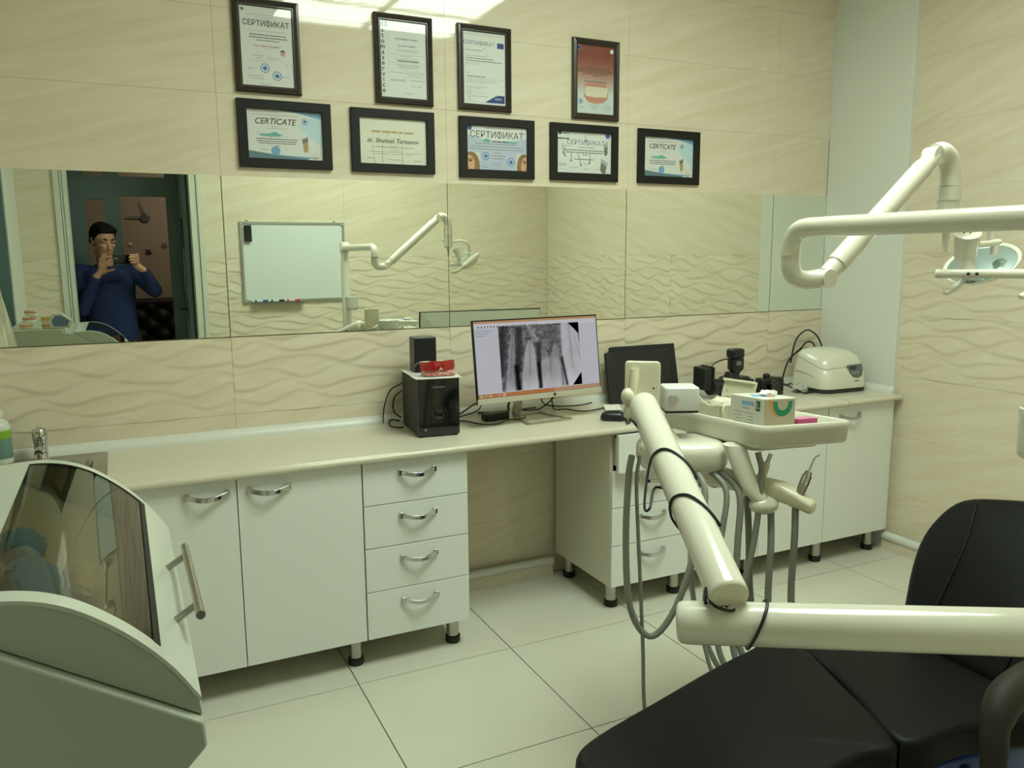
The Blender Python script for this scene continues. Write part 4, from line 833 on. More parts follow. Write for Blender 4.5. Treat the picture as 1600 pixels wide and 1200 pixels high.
fr_ = MB(); fr_.add(*(lambda q: (q.v, q.f))(band(0, nA, Y0, Y0 + 0.032))); fr_.add(*(lambda q: (q.v, q.f))(band(0, nA, Y1 - 0.032, Y1))); fr_.add(*(lambda q: (q.v, q.f))(band(0, i0, Y0 + 0.032, Y1 - 0.032))); fr_.add(*(lambda q: (q.v, q.f))(band(i1, nA, Y0 + 0.032, Y1 - 0.032)))
obj('lid_frame', fr_, M_ster, t, smooth=True)
obj('lid_window', MB().prism(arc[i0:i1 + 1] + list(reversed([(x - .0018, z - .0022) for x, z in arc[i0:i1 + 1]])), 'y', Y0 + 0.0325, Y1 - 0.0325), glass('tinted_cover', 'd2ccbe', 0.0, 1.5), t, smooth=True)
gk = MB(); gk.add(*(lambda q: (q.v, q.f))(band(i1 - 1, i1, Y0 + 0.030, Y1 - 0.030, .0012))); gk.add(*(lambda q: (q.v, q.f))(band(i0, i1, Y1 - 0.0345, Y1 - 0.031, .0012)))
obj('window_gasket', gk, M_rub, t)
def on_arc(k, lift): (x, z), (x2, z2) = arc[k], arc[k + 1]; d = Vector((x2 - x, z2 - z)).normalized(); return (x - d.y * -1 * 0 + lift * (-d.y), z + lift * d.x)
kx = nA - 3; hx, hz = arc[kx]; dn = Vector((arc[kx + 1][0] - arc[kx - 1][0], arc[kx + 1][1] - arc[kx - 1][1])).normalized(); nx, nz = -dn.y, dn.x
hb = obj('handle', MB().tube([(hx + nx * .036, -2.098, hz + nz * .036), (hx + nx * .036, -1.795, hz + nz * .036)], 0.0065, 14), M_steel, t, smooth=True)
for y in (-2.055, -1.838): obj('handle_post', MB().cyl((hx, y, hz), (hx + nx * .036, y, hz + nz * .036), .0055), M_steel, hb)
obj('rating_label', MB().b2((-0.545, Y1 + 0.0002, 1.095), (-0.455, Y1 + 0.0012, 1.138)), mat('label_grey', '9aa096', .5), t)
# contents, seen through the cover
def crumple(name, label, cat, c, r, m, seed):
    R = random.Random(seed); b = MB().ball(c, r, None, 16, 10); b.v = [(x + R.uniform(-.12, .12) * r[0], y + R.uniform(-.12, .12) * r[1], max(c[2] - r[2] * .98, z + R.uniform(-.15, .15) * r[2])) for x, y, z in b.v]
    return tag(obj(name, b, m, smooth=True), label, cat)

for lab, c_, r_, col, sd in (('blue wrapped instrument pouch under the tinted lid, nearer the camera', (-.205, -2.06, 1.083), (.034, .075, .018), '1f95dd', 1), ('blue wrapped instrument pouch under the tinted lid, farther back', (-.225, -1.93, 1.094), (.030, .050, .016), '1f95dd', 2), ('white cotton bundle under the tinted lid of the sterilizing cabinet', (-.150, -1.98, 1.046), (.030, .055, .017), 'c3c0ae', 3)):
    o = crumple('instrument_pouch' if sd < 3 else 'cotton_bundle', lab, 'pouch' if sd < 3 else 'bundle', c_, r_, mat('wrap_' + col, col, .4), sd)
    o.data.transform(Matrix.Translation(V3(c_)) @ Matrix.Rotation(math.radians(33), 4, 'Y') @ Matrix.Translation(-V3(c_))); 
# hexagonal case, models and towel behind the cabinet
t = thing('hexagonal_case', 'white hexagonal case with a blue front standing on the sterilizing cabinet', 'case', (-0.31, -1.58, 1.1465))
hexa = [(-0.045, 0.0), (0.040, 0.0), (0.052, 0.040), (0.006, 0.078), (-0.035, 0.078), (-0.060, 0.04)]
hexa = [(x - .045 + .0, z + .0) for x, z in hexa]
obj('case_shell', MB().prism(hexa, 'y', -0.04, 0.035), M_ster, t, world=False, bevel=0.003)
hi = [(x * .70 - .0135, 0.036 + (z - 0.036) * .70) for x, z in hexa]
obj('case_front', MB().prism(hi, 'y', 0.0352, 0.0365), mat('case_blue', '5f7896', .2), t, world=False); obj('case_front', MB().prism(hi, 'y', -0.0415, -0.0402), mat('case_blue', '5f7896', .2), t, world=False)
def dental_model(label, x, y, z, rz, base, gum, s=1.0):
    t = thing('dental_model', label, 'dental model', (x, y, z), rz, 'plaster dental models on the cabinet')
    out = [(0.030 * s * math.cos(a) * 1.0, 0.036 * s * math.sin(a)) for a in np.linspace(-0.25, PI + 0.25, 15)]
    obj('plaster_base', MB().prism([(p[0], p[1]) for p in out], 'z', 0, 0.016 * s), mat('plaster_' + base, base, .8), t, world=False, bevel=.002)
    a0 = [(0.026 * s * math.cos(a), 0.031 * s * math.sin(a), 0.0175 * s) for a in np.linspace(0.05, PI - 0.05, 15)]
    obj('gum', MB().tube(a0, 0.0065 * s, 8), mat('gum_' + gum, gum, .5), t, world=False, smooth=True)
    for k, a in enumerate(np.linspace(0.15, PI - 0.15, 10)): obj('tooth', MB().box((0.026 * s * math.cos(a), 0.031 * s * math.sin(a), 0.026 * s), (0.006 * s, 0.008 * s, 0.009 * s), Matrix.Rotation(a, 3, 'Z')), mat('ivory', 'e8e0c4', .3), t, world=False)
ZM = 1.1465
dental_model('cream dental model with pink gums, left of the front pair on the cabinet', -0.515, -1.60, ZM, 0.3, 'd8cdb0', 'd08a76')
dental_model('cream dental model with orange gums, beside the hexagonal case', -0.415, -1.585, ZM, -0.2, 'd8cdb0', 'c98b5a')
dental_model('white dental model stacked on the pair at left', -0.500, -1.605, ZM + 0.0345, 0.1, 'e0dccf', 'd08a76')
dental_model('yellowish dental model stacked on the right of the pile', -0.418, -1.590, ZM + 0.0345, -0.4, 'd9c98a', 'cfae5a')
dental_model('pink-gummed dental model topmost of the pile', -0.485, -1.600, ZM + 0.069, 0.6, 'e0dccf', 'cf7f70')
# towel on the wall
m = MB(); rings = []
for k in range(14):
    f = k / 13; z = 1.42 - f * 0.62; w = 0.04 + 0.25 * f ** .8; rings.append([(XL + 0.012 + 0.012 + (0.03 + 0.10 * f) * (0.5 + 0.5 * math.sin(a * 5 + f * 2)) * math.sin(PI * q) ** .5, -1.37 + (q - .5) * w, z) for q in np.linspace(0.001, .999, 26) for a in (q * 6,)] + [(XL + 0.012, -1.37 + (.5 - q) * w, z) for q in (0.0, .5, 1.0)])
m.loft(rings); t = thing('white_towel', 'white towel hanging on the left wall behind the sterilizing cabinet', 'towel', (XL + 0.02, -1.37, 1.42))
obj('cloth', m, mat('towel_white', 'e0dccb', .9, sheen=.3), t, smooth=True); obj('hook', MB().tube(cr([(XL + .005, -1.37, 1.44), (XL + .035, -1.37, 1.435), (XL + .04, -1.37, 1.455)], 4), .004, 8), M_steel, t)
# stand under the cabinet
t = thing('trolley_table', 'white metal table standing under the sterilizing cabinet', 'table', (-0.35, -1.88, 0))
obj('table_top', MB().b2((-0.615, -2.26, 0.780), (-0.115, -1.51, 0.801)), M_wpaint, t, bevel=.003); obj('shelf', MB().b2((-0.60, -2.24, 0.25), (-0.13, -1.53, 0.265)), M_wpaint, t)
for x in (-0.595, -0.135):
    for y in (-2.235, -1.535): obj('leg', MB().cyl((x, y, 0), (x, y, 0.78), .014), M_steel, t)

# ------------------------------------------------------------------ dental delivery unit: post, arms, tray, instrument holder, hoses
V = Vector
t = du = thing('dental_unit', 'white dental unit with jointed arms, instrument tray and grey hanging hoses', 'dental unit', (1.39, -2.50, 0))
obj('floor_box', pillow(rr(0.34, 0.24, 0.05, 5, 1.62, -2.56), 0.002, 0.52, 0.03, 0), M_unit, t, smooth=True)
obj('floor_box', pillow(rr(0.30, 0.16, 0.04, 5, 1.46, -2.54), 0.002, 0.12, 0.02, 0), M_unit, t, smooth=True)
obj('post', MB().lathe([(0.05, 0.10), (0.05, 0.14), (0.032, 0.16), (0.032, 1.46), (0.028, 1.47), (0.028, 1.528)], (1.39, -2.50, 0), 22), M_unit, t, smooth=True)
# lower horizontal arm
a0, a1 = V((0.872, -2.036, 0.784)), V((1.372, -2.485, 0.846)); ax = (a1 - a0).normalized()
rad = 0.0420
obj('lower_arm', MB().tube([a0 + ax * q for q in (0, .004, .012, .024)] + [a1 - ax * .03, a1], [rad * .80, rad * .93, rad * .985, rad, rad, rad], 28), M_unit, t, smooth=True)
obj('arm_collar', MB().lathe([(0.046, 0.79), (0.05, 0.80), (0.05, 0.89), (0.046, 0.90)], (1.39, -2.50, 0), 22), M_unit, t, smooth=True)
# stub and spring arm
A, B = V((0.953, -2.062, 0.872)), V((1.203, -1.432, 1.098)); AB = (B - A).normalized()
obj('arm_stub', MB().lathe([(0.021, 0.80), (0.021, 0.838)], (0.935, -2.088, 0), 18), M_unit2, t, smooth=True)
obj('stub_ring', MB().lathe([(0.0235, 0.830), (0.0235, 0.836)], (0.935, -2.088, 0), 18), M_chrome, t, smooth=True)
SR = 0.0395
A2 = A - AB * 0.058
obj('spring_arm', MB().tube([A2, A2 + AB * .0025, A2 + AB * .007] + [B - AB * .02, B - AB * .008, B + AB * .0, B + AB * .004], [SR * .93, SR * .985, SR, SR, SR * .96, SR * .85, SR * .6], 32), M_unit, t, smooth=True)
obj('arm_end_cap', MB().tube([A2 - AB * .0015, A2 + AB * .001], [SR * .90, SR * .90], 32), M_unit2, t)
# knuckle and bracket plate at the top
PC = V((1.247, -1.367, 1.135)); pu = V((0.90, -0.436, -0.03)).normalized(); pw = pu.cross(V((0, 0, 1))).normalized(); pv = pw.cross(pu) * -1
PM = Matrix((pu, V((0, 0, 1)), pw)).transposed().to_4x4(); PM.translation = PC
def plate(m): return m.xf(PM)
obj('bracket_plate', plate(pillow(rr(0.100, 0.140, 0.010, 3), -0.006, 0.010, 0.004, 0)), M_unit2, t, smooth=True)
obj('plate_rib', plate(MB().tube(cr([(-.022, .045, .008), (-.026, .01, .016), (-.032, -.03, .020), (-.034, -.055, .014)], 4), .013, 10)), M_unit2, t, smooth=True)
obj('knuckle', plate(MB().ball((-.044, -.030, .022), (.020, .026, .022))), M_unit2, t, smooth=True); obj('knuckle', plate(MB().ball((-.036, -.075, .020), (.020, .03, .022))), M_unit2, t, smooth=True)
obj('knuckle_pin', MB().cyl(B - V((0, 0, .01)), PC - V((0.02, 0.0, 0.05)), .018), M_unit2, t, smooth=True)
obj('plate_screw', plate(MB().lathe([(.003, 0.0098), (.003, .0112)], (.030, -.006, 0), 10)), M_blk, t)
# tray
N = V((1.43, -1.655, 1.050)); tu = V((0.998, 0.03, -0.055)).normalized(); tw = tu.cross(V((-0.05, 0.998, -0.032))).normalized(); tv = tw.cross(tu)
TMX = Matrix((tu, tv, tw)).transposed().to_4x4(); TMX.translation = N
TWD, TDP = 0.352, 0.43
def tray(m): return m.xf(TMX)
def tr(i, z, r=0.032): return [(x, y, z) for x, y in rr(TWD - 2 * i, TDP - 2 * i, max(.006, r - i), 6, TWD / 2, TDP / 2)]
obj('tray', tray(MB().loft([tr(.022, -.064), tr(.010, -.062), tr(.0035, -.054), tr(.001, -.024), tr(-.001, -.020), tr(-.002, -.005), tr(.001, .000), tr(.006, .001), tr(.010, -.002), tr(.014, -.020), tr(.020, -.024)])), M_unit, t, smooth=True)
obj('tray_base', tray(pillow(rr(TWD - .10, TDP - .12, .03, 5, TWD / 2 - .01, TDP / 2), -.080, -.0645, .006, 0)), M_unit, t, smooth=True)
# control box below the tray
cb = [(x, y) for x, y in (((V((p[0], p[1])).x, p[1])) for p in rr(.25, .19, .07, 6))]
CBM = Matrix.Translation((1.345, -1.425, 0)) @ RZ(-0.42)
obj('control_box', pillow(cb, 0.897, 0.982, 0.030, 0).xf(CBM), M_unit, t, smooth=True)
obj('bracket_arm', MB().tube(cr([(1.255, -1.365, 1.10), (1.29, -1.385, 1.02), (1.33, -1.41, .96)], 4), .026, 14), M_unit2, t, smooth=True)
# holder arm and holder
m = MB(); pts = cr([(1.42, -1.56, .985), (1.435, -1.595, .90), (1.455, -1.625, .845), (1.475, -1.63, .825)], 4)
rings = []
for i, p in enumerate(pts): k = 1 - .25 * i / len(pts); rings.append([p + V((.9, -.44, 0)) * (.031 * k * math.cos(2 * PI * q / 14)) + V((.40, .86, .2)) * (.017 * math.sin(2 * PI * q / 14)) for q in range(14)])
obj('holder_arm', m.loft(rings), M_unit, t, smooth=True)
h0, h1 = V((1.405, -1.365, 0.872)), V((1.560, -1.715, 0.852)); hd = (h1 - h0).normalized(); hn = V((-hd.y, hd.x, 0)).normalized() * -1; hup = hd.cross(hn) * -1
if hup.z < 0: hup = -hup
m = MB(); rings = []
for s_, dz, wv, hh_ in ((0, 0, .026, .024), (.006, 0, .030, .027), (.30, 0, .030, .026), (.345, -.010, .028, .022), (.383, -.024, .024, .017), (.389, -.026, .018, .012)):
    c = h0 + hd * s_ + hup * dz; rings.append([c + hn * (x * wv) + hup * (y * hh_) for x, y in rr(2, 2, .6, 4)])
obj('instrument_holder', m.loft(rings), M_unit2, t, smooth=True)
obj('holder_hub', MB().ball((1.475, -1.625, .822), (.045, .035, .026)), M_unit, t, smooth=True)
def hclip(s_): 
    c = h0 + hd * s_ - hup * .028; obj('holder_clip', MB().box(c, (.026, .026, .012)), M_unit2, t, bevel=.002)
for s_ in (.05, .10, .20, .27, .34): hclip(s_)
def handpiece(s_, kind):
    b = h0 + hd * s_ + hup * .020; d = V((.10, .02, .95)).normalized() + CR * 0.30; d.normalize()
    o = obj('handpiece', MB().tube([b - d * .015, b + d * .004, b + d * .012, b + d * .045, b + d * .052], [.011, .013, .0125, .0105, .008], 16), M_steel if kind else M_unit2, t, smooth=True)
    if kind:
        obj('knurled_sleeve', MB().tube([b + d * .014, b + d * .040], [.0138, .0128], 16), M_chrome, o, smooth=True)
        obj('scaler_tip', MB().tube(cr([b + d * .050, b + d * .075, b + d * .092 + V((.002, 0, 0)), b + d * .102 + V((.010, -.004, -.003))], 4), [.0045] + [.0022] * 11 + [.0012], 8), M_chrome, o, smooth=True)
    else:
        obj('coupling', MB().tube([b + d * .050, b + d * .078], [.0062, .0062], 12), M_chrome, o, smooth=True)
handpiece(.235, 0); handpiece(.352, 1)
# hoses
def hose(pts, r, m=M_hose): obj('hose', MB().tube(cr(pts, 6), r, 10), m, t, smooth=True)
hose([(1.165, -1.44, .955), (1.140, -1.462, .90), (1.116, -1.49, .725), (1.114, -1.519, .553), (1.155, -1.553, .477), (1.215, -1.571, .535), (1.275, -1.575, .68), (1.325, -1.560, .85), (1.335, -1.50, .915)], .0092)
hose([(1.185, -1.45, .955), (1.158, -1.475, .88), (1.144, -1.519, .639), (1.137, -1.548, .45), (1.130, -1.573, .274), (1.150, -1.60, .13), (1.22, -1.66, .03), (1.40, -1.85, .012)], .0052)
hose([(1.375, -1.50, .91), (1.385, -1.575, .86), (1.350, -1.60, .723), (1.322, -1.63, .52), (1.318, -1.66, .42), (1.36, -1.75, .30), (1.48, -1.95, .20)], .0085)
hose([(1.40, -1.49, .91), (1.415, -1.59, .86), (1.392, -1.62, .723), (1.372, -1.64, .585), (1.368, -1.67, .45), (1.40, -1.78, .30), (1.52, -1.95, .20)], .0095)
hose([(1.47, -1.60, .965), (1.466, -1.622, .90), (1.430, -1.640, .723), (1.378, -1.646, .551), (1.352, -1.665, .44), (1.37, -1.78, .28), (1.52, -1.98, .20)], .0085)
hose([h0 + hd * .05 - hup * .03, (1.400, -1.42, .76), (1.372, -1.45, .62), (1.345, -1.52, .48), (1.36, -1.66, .33), (1.5, -1.9, .2)], .0075)
hose([h0 + hd * .20 - hup * .03, (1.472, -1.575, .72), (1.455, -1.61, .55), (1.44, -1.68, .42), (1.48, -1.80, .30), (1.58, -1.95, .22)], .0095)
hose([h0 + hd * .27 - hup * .03, (1.478, -1.655, .72), (1.458, -1.675, .56), (1.45, -1.72, .43), (1.50, -1.83, .30), (1.60, -1.97, .22)], .0095)
hose([h0 + hd * .34 - hup * .03, (1.528, -1.690, .74), (1.512, -1.705, .56), (1.50, -1.76, .43), (1.54, -1.85, .30), (1.62, -1.97, .22)], .0095)
hose([(1.31, -1.50, .905), (1.318, -1.555, .80), (1.322, -1.58, .70), (1.30, -1.60, .55), (1.285, -1.63, .44), (1.32, -1.70, .33), (1.5, -1.93, .2)], .0055)
# cup bracket on the post
obj('cup_holder', MB().lathe([(.034, 1.134), (.040, 1.140), (.041, 1.150), (.043, 1.225), (.039, 1.228), (.037, 1.155)], (1.398, -2.392, 0), 22), M_unit, t, smooth=True)
obj('cup_bracket', MB().cyl((1.39, -2.50, 1.17), (1.397, -2.43, 1.17), .012), M_unit, t)

# black cord wound round the spring arm and the lower arm
e1 = (CAM - (A + B) / 2); e1 = (e1 - AB * e1.dot(AB)).normalized(); e2 = AB.cross(e1); LAB = (B - A).length
def ap(s_, ang, k=1.0): a = math.radians(ang); return A + AB * (s_ * LAB) + (e1 * math.cos(a) + e2 * math.sin(a)) * (SR + .0035) * k
sgn = 1 if e2.dot(CR) > 0 else -1
def AP(s_, ang, k=1.0): return ap(s_, ang * sgn, k)
pts = [PC + V((-.055, 0, -.06)), PC + V((-.060, -.01, -.10)), AP(.93, -100, 1.3), AP(.86, -60, 1.15), AP(.82, -150, 1.2), AP(.70, 180, 1.1), AP(.58, 150, 1.0), AP(.47, 110, 1.05), AP(.51, 60), AP(.575, 10), AP(.585, -40, 1.05), AP(.53, -85, 1.5), AP(.42, -95, 2.2), AP(.40, -92, 1.9), AP(.50, -100, 1.25), AP(.48, -160, 1.1), AP(.40, 170), AP(.28, 130), AP(.20, 95, 1.03), AP(.25, 50), AP(.31, 10), AP(.335, -40), AP(.30, -85, 1.03), AP(.24, -140), AP(.12, 180), AP(.0, 150, 1.1), AP(-.06, -130, 1.5)]
pts += [V((0.905, -2.078, .865)), V((.902, -2.100, .842)), V((.925, -2.122, .832)), V((.958, -2.115, .829)), V((.985, -2.105, .832))]
o = obj('cable', MB().tube(cr(pts, 5), .0032, 8), M_cord, smooth=True); tag(o, 'black cord wound around the slanting white spring arm', 'cable')
b1, b2 = V((0, 0, 1)), ax.cross(V((0, 0, 1))).normalized(); b1 = b2.cross(ax)
if b2.dot(CAM - a0) < 0: b2 = -b2
def LP(s_, ang): a = math.radians(ang); return a0 + ax * s_ + (b2 * math.cos(a) + b1 * math.sin(a)) * (rad + .0034)
o = obj('cable', MB().tube(cr([LP(.150 + .022 * math.sin(math.radians(q)), q) for q in range(-180, 180, 20)], 3, True), .0032, 8, False, True), M_cord, smooth=True); tag(o, 'black cord looped once around the horizontal lower arm', 'cable')

# ------------------------------------------------------------------ things on the tray
TF = -0.0235     # tray floor in tray space
bx, by, bz = (0.028, 0.150), (0.030, 0.155), (TF, TF + 0.094)
def T_(x, y, z): return TMX @ V((x, y, z))
t = thing('glove_box', 'white carton of gloves with a green ring and letter L', 'carton', T_(.089, .092, TF))
obj('carton', tray(MB().b2((bx[0], by[0], bz[0]), (bx[1], by[1], bz[1]))), mat('carton_white', 'd3d2c6', .45), t, bevel=.003)
fl = lambda y, z, k=1: T_(bx[0] - .0003 * k, y, z)       # face turned to the left
fr2 = lambda x, z, k=1: T_(x, by[0] - .0003 * k, z)      # face turned to the front
def patch(name, fn, pts, m, k=1): return obj(name, MB().add([fn(a, b, k) for a, b in pts], [tuple(range(len(pts)))]), m, t)
zt, zb = bz[1], bz[0]
patch('printed_panel', fr2, [(bx[0] + .004, zb + .003), (bx[1] - .003, zb + .003), (bx[1] - .003, zt - .004), (bx[0] + .004, zt - .004)], mat('carton_beige', 'b9b399', .5))
def ring(cx, cz, r0, r1, a0_, a1_, m, k):
    n = 30; vs = []
    for i in range(n + 1):
        a = math.radians(a0_ + (a1_ - a0_) * i / n); vs += [fr2(cx + r1 * math.cos(a), cz + r1 * math.sin(a), k), fr2(cx + r0 * math.cos(a), cz + r0 * math.sin(a), k)]
    obj('printed_ring', MB().add(vs, [(2 * i, 2 * i + 2, 2 * i + 3, 2 * i + 1) for i in range(n)]), m, t)
ring(.100, zt - .014, .020, .036, -190, 10, M_green, 3); ring(.092, zt - .008, .030, .044, -182, -80, M_orange, 2)
patch('printed_square', fr2, [(.060, zb + .006), (.070, zb + .006), (.070, zb + .018), (.060, zb + .018)], mat('print_purple', '5a3a50', .5), 2)
patch('check_mark', fr2, [(.042, zb + .013), (.045, zb + .009), (.054, zb + .018), (.0545, zb + .0165), (.045, zb + .0055), (.041, zb + .012)], mat('print_brown', '7a4a3a', .5), 2)
patch('size_label', fl, [(by[0] + .010, zt - .036), (by[0] + .026, zt - .036), (by[0] + .026, zt - .008), (by[0] + .010, zt - .008)], mat('print_dkgreen', '1d5a45', .5), 1)
m = MB(); text_on(m, 'L', .022, lambda a, b: fl(by[0] + .018 - a, zt - .022 + b, 2)); obj('lettering', m, M_paper, t)
m = MB()
for q in range(5): m.add([fl(by[0] + .034 + q * .0095, zt - .024), fl(by[0] + .0415 + q * .0095, zt - .024), fl(by[0] + .0415 + q * .0095, zt - .013), fl(by[0] + .034 + q * .0095, zt - .013)], [(0, 1, 2, 3)])
for q in range(3): m.add([fl(by[0] + .050 + q * .009, zt - .034), fl(by[0] + .057 + q * .009, zt - .034), fl(by[0] + .057 + q * .009, zt - .030), fl(by[0] + .050 + q * .009, zt - .030)], [(0, 1, 2, 3)])
obj('small_print', m, M_pblue, t, kind='stuff')
m = MB(); R = random.Random(2)
for col in (by[0] + .032, by[0] + .076):
    for q in range(5):
        z0 = zb + .012 + q * .009; w = R.uniform(.022, .036); m.add([fl(col, z0), fl(col + w, z0), fl(col + w, z0 + .0014), fl(col, z0 + .0014)], [(0, 1, 2, 3)])
obj('small_print', m, M_pgrey, t, kind='stuff')
tp = lambda x, y, k=1: T_(x, y, zt + .0003 * k)
patch('printed_panel', tp, [(bx[0] + .01, by[0] + .05), (bx[0] + .05, by[0] + .02), (bx[0] + .08, by[0] + .03), (bx[0] + .05, by[1] - .02)], M_pblue); patch('printed_panel', tp, [(bx[0] + .045, by[0] + .015), (bx[0] + .06, by[0] + .015), (bx[0] + .09, by[1] - .03), (bx[0] + .07, by[1] - .03)], M_orange, 2)
m = MB().ball((0.102, .085, zt + .006), (.030, .016, .010), None, 14, 8); R = random.Random(3); m.v = [(x + R.uniform(-.004, .004), y + R.uniform(-.003, .003), z + R.uniform(-.003, .004)) for x, y, z in m.v]
obj('glove_cuff', tray(m), mat('glove_white', 'dfe3dd', .5), t, smooth=True)
t = thing('napkin_box', 'cream plastic box with its lid propped open over crumpled tissues', 'box', T_(.08, .24, TF))
b = MB(); X0, X1, YA, YB, ZA, ZBX = -.010 + .03, .135, .185, .300, TF, TF + .055
b.b2((X0, YA, ZA), (X1, YB, ZA + .003)); b.b2((X0, YA, ZA), (X0 + .003, YB, ZBX)); b.b2((X1 - .003, YA, ZA), (X1, YB, ZBX)); b.b2((X0, YA, ZA), (X1, YA + .003, ZBX)); b.b2((X0, YB - .003, ZA), (X1, YB, ZBX))
M_cream = mat('cream_plastic', 'd5d1b8', .35)
obj('box_body', tray(b), M_cream, t)
obj('box_slot', tray(MB().b2((X1 + .0002, YA + .02, ZA + .02), (X1 + .001, YA + .06, ZA + .045))), M_blk, t)
LM = TMX @ Matrix.Translation((X1 - .002, (YA + YB) / 2, ZBX + .001)) @ Matrix.Rotation(math.radians(14), 4, 'Y')
obj('lid', MB().b2((-.004, -.064, 0), (.004, .066, .066)).b2((-.012, -.064, .058), (-.004, .066, .066)).xf(LM), M_cream, t, bevel=.002)
for yy in (-.045, .045): obj('lid_peg', MB().lathe([(.0022, 0), (.0022, .003)], (0, 0, 0), 10, LM @ Matrix.Translation((-.0042, yy, .030)) @ Matrix.Rotation(-PI / 2, 4, 'Y')), M_alu, t)
m = MB().ball(((X0 + X1) / 2, (YA + YB) / 2 - .01, ZBX - .012), (.055, .045, .026), None, 18, 12); R = random.Random(11); m.v = [(x + R.uniform(-.006, .006), y + R.uniform(-.006, .006), z + R.uniform(-.009, .009)) for x, y, z in m.v]
obj('tissue', tray(m), mat('tissue', 'cfcab4', .9), t, smooth=True)
t = thing('curing_device', 'white box-shaped device with a silver socket beside the bracket plate', 'device', (1.345, -1.395, 1.035))
DM = Matrix.Translation((1.352, -1.400, 1.064)) @ RZ(-.42)
obj('case', pillow(rr(.098, .085, .010, 3), 0, .068, .006, 0).xf(DM), mat('device_white', 'd6d8d4', .3), t, smooth=True)
obj('foot_strip', MB().b2((-.046, -.039, -.006), (.046, .039, .0)).xf(DM), M_blk, t)
obj('socket', MB().lathe([(.012, 0), (.012, .010), (.009, .011), (.009, .018), (.013, .019), (.013, .024)], (0, 0, 0), 18, DM @ Matrix.Translation((-.030, -.042, .036)) @ Matrix.Rotation(PI / 2, 4, 'X')), M_chrome, t, smooth=True)
t = thing('pink_clip_tray', 'small pink plastic holder in the tray right of the glove carton', 'holder', T_(.20, .055, TF))
obj('holder_body', tray(pillow(rr(.085, .038, .010, 4, .205, .052), TF, TF + .030, .004, 0)), mat('pink_plastic', 'b5487c', .35), t, smooth=True)
obj('holder_edge', tray(MB().b2((.165, .034, TF + .0302), (.245, .070, TF + .0322))), mat('pink_light', 'cf7aa0', .35), t)
o = obj('cable', MB().tube(cr([T_(.03, .30, .05), T_(.0, .26, .055), T_(.005, .215, .03), T_(.03, .18, .042), T_(.012, .165, .02), T_(.03, .150, TF + .004)], 5), .0016, 6), mat('cream_cord', 'd9d6c4', .5), smooth=True); tag(o, 'thin cream cord curling out of the cream box', 'cable')

# ------------------------------------------------------------------ operating lamp on the post
t = thing('operating_lamp', 'white jointed dental lamp arm ending in an oval reflector and handles', 'lamp', (1.39, -2.50, 1.53))
obj('lamp_collar', MB().lathe([(.030, 1.530), (.033, 1.536), (.033, 1.60), (.028, 1.606)], (1.39, -2.50, 0), 22), M_unit, t, smooth=True)
zl = 1.563
obj('horizontal_arm', MB().tube([(1.39, -2.50, zl), (1.392, -1.862, zl)], .0228, 24), M_unit, t, smooth=True)
obj('elbow_bend', MB().tube(cr([(1.392, -1.8615, zl), (1.392, -1.815, zl), (1.392, -1.786, zl - .008), (1.392, -1.770, zl - .03), (1.392, -1.766, zl - .062)], 5), .0222, 22), M_unit, t, smooth=True)
obj('elbow_ring', MB().lathe([(.0245, 0), (.0245, .003)], (1.392, -1.766, zl - .0655), 22), M_unit2, t)
obj('lower_elbow', MB().tube(cr([(1.392, -1.766, zl - .066), (1.393, -1.767, zl - .092), (1.402, -1.771, zl - .114), (1.425, -1.780, zl - .124), (1.458, -1.791, zl - .122)], 5), .0225, 22), M_unit, t, smooth=True)
P0, P1 = V((1.472, -1.796, 1.442)), V((1.836, -1.796, 1.748)); pd = (P1 - P0).normalized()
obj('hinge_knuckle', MB().tube([P0 + V((0, -.022, 0)), P0 + V((0, .022, 0))], .0225, 20), M_unit, t, smooth=True)
obj('hinge_knuckle', MB().tube([P1 + V((0, -.020, 0)), P1 + V((0, .020, 0))], .0225, 20), M_unit, t, smooth=True)
obj('slanting_arm', MB().tube([P0 + pd * .012, P0 + pd * .05, P0 + pd * .052, P1 - pd * .05, P1 - pd * .048, P1 - pd * .005], [.0215, .0225, .0255, .0255, .0225, .021], 24), M_unit, t, smooth=True)
obj('upper_elbow', MB().tube(cr([P1 + V((.006, 0, .006)), P1 + V((.028, -.001, .010)), P1 + V((.054, -.002, -.006)), P1 + V((.066, -.002, -.038)), P1 + V((.066, -.002, -.075))], 5), .0255, 22), M_unit, t, smooth=True)
q = P1 + V((.066, -.002, 0))
obj('drop_tube', MB().lathe([(.0285, -.076), (.0285, -.111), (.0265, -.113), (.0265, -.185), (.010, -.195), (.006, -.245)], q, 22), M_unit, t, smooth=True)
hub = V((1.984, -1.800, 1.516))
obj('yoke_rod', MB().tube(cr([q + V((.01, .0, -.160)), q + V((.05, -.005, -.152)), q + V((.09, -.01, -.146)), q + V((.145, -.015, -.165)), q + V((.160, -.020, -.215)), hub + V((.085, -.030, .012)), hub + V((.02, -.012, .005))], 6), .0095, 12), M_unit, t, smooth=True)
obj('pivot_pin', MB().tube([hub + V((.078, -.028, .006)), hub + V((.078, -.028, -.02))], .011, 12), M_unit, t, smooth=True)
dn = V((-.62, -.16, .76)).normalized(); hx_ = V((.74, -.62, .0)); hx_ = (hx_ - dn * hx_.dot(dn)).normalized(); hy_ = dn.cross(hx_)
HM = Matrix((hx_, hy_, dn)).transposed().to_4x4(); HM.translation = V((2.060, -1.798, 1.464))
obj('reflector_dish', MB().lathe([(.012, -.030), (.045, -.024), (.075, -.008), (.092, .010), (.095, .013), (.092, .014), (.088, .011), (.072, -.004), (.044, -.019), (.012, -.025)], (0, 0, 0), 36).xf(HM @ Matrix.Diagonal((1.0, .86, .95, 1))), M_unit, t, smooth=True)
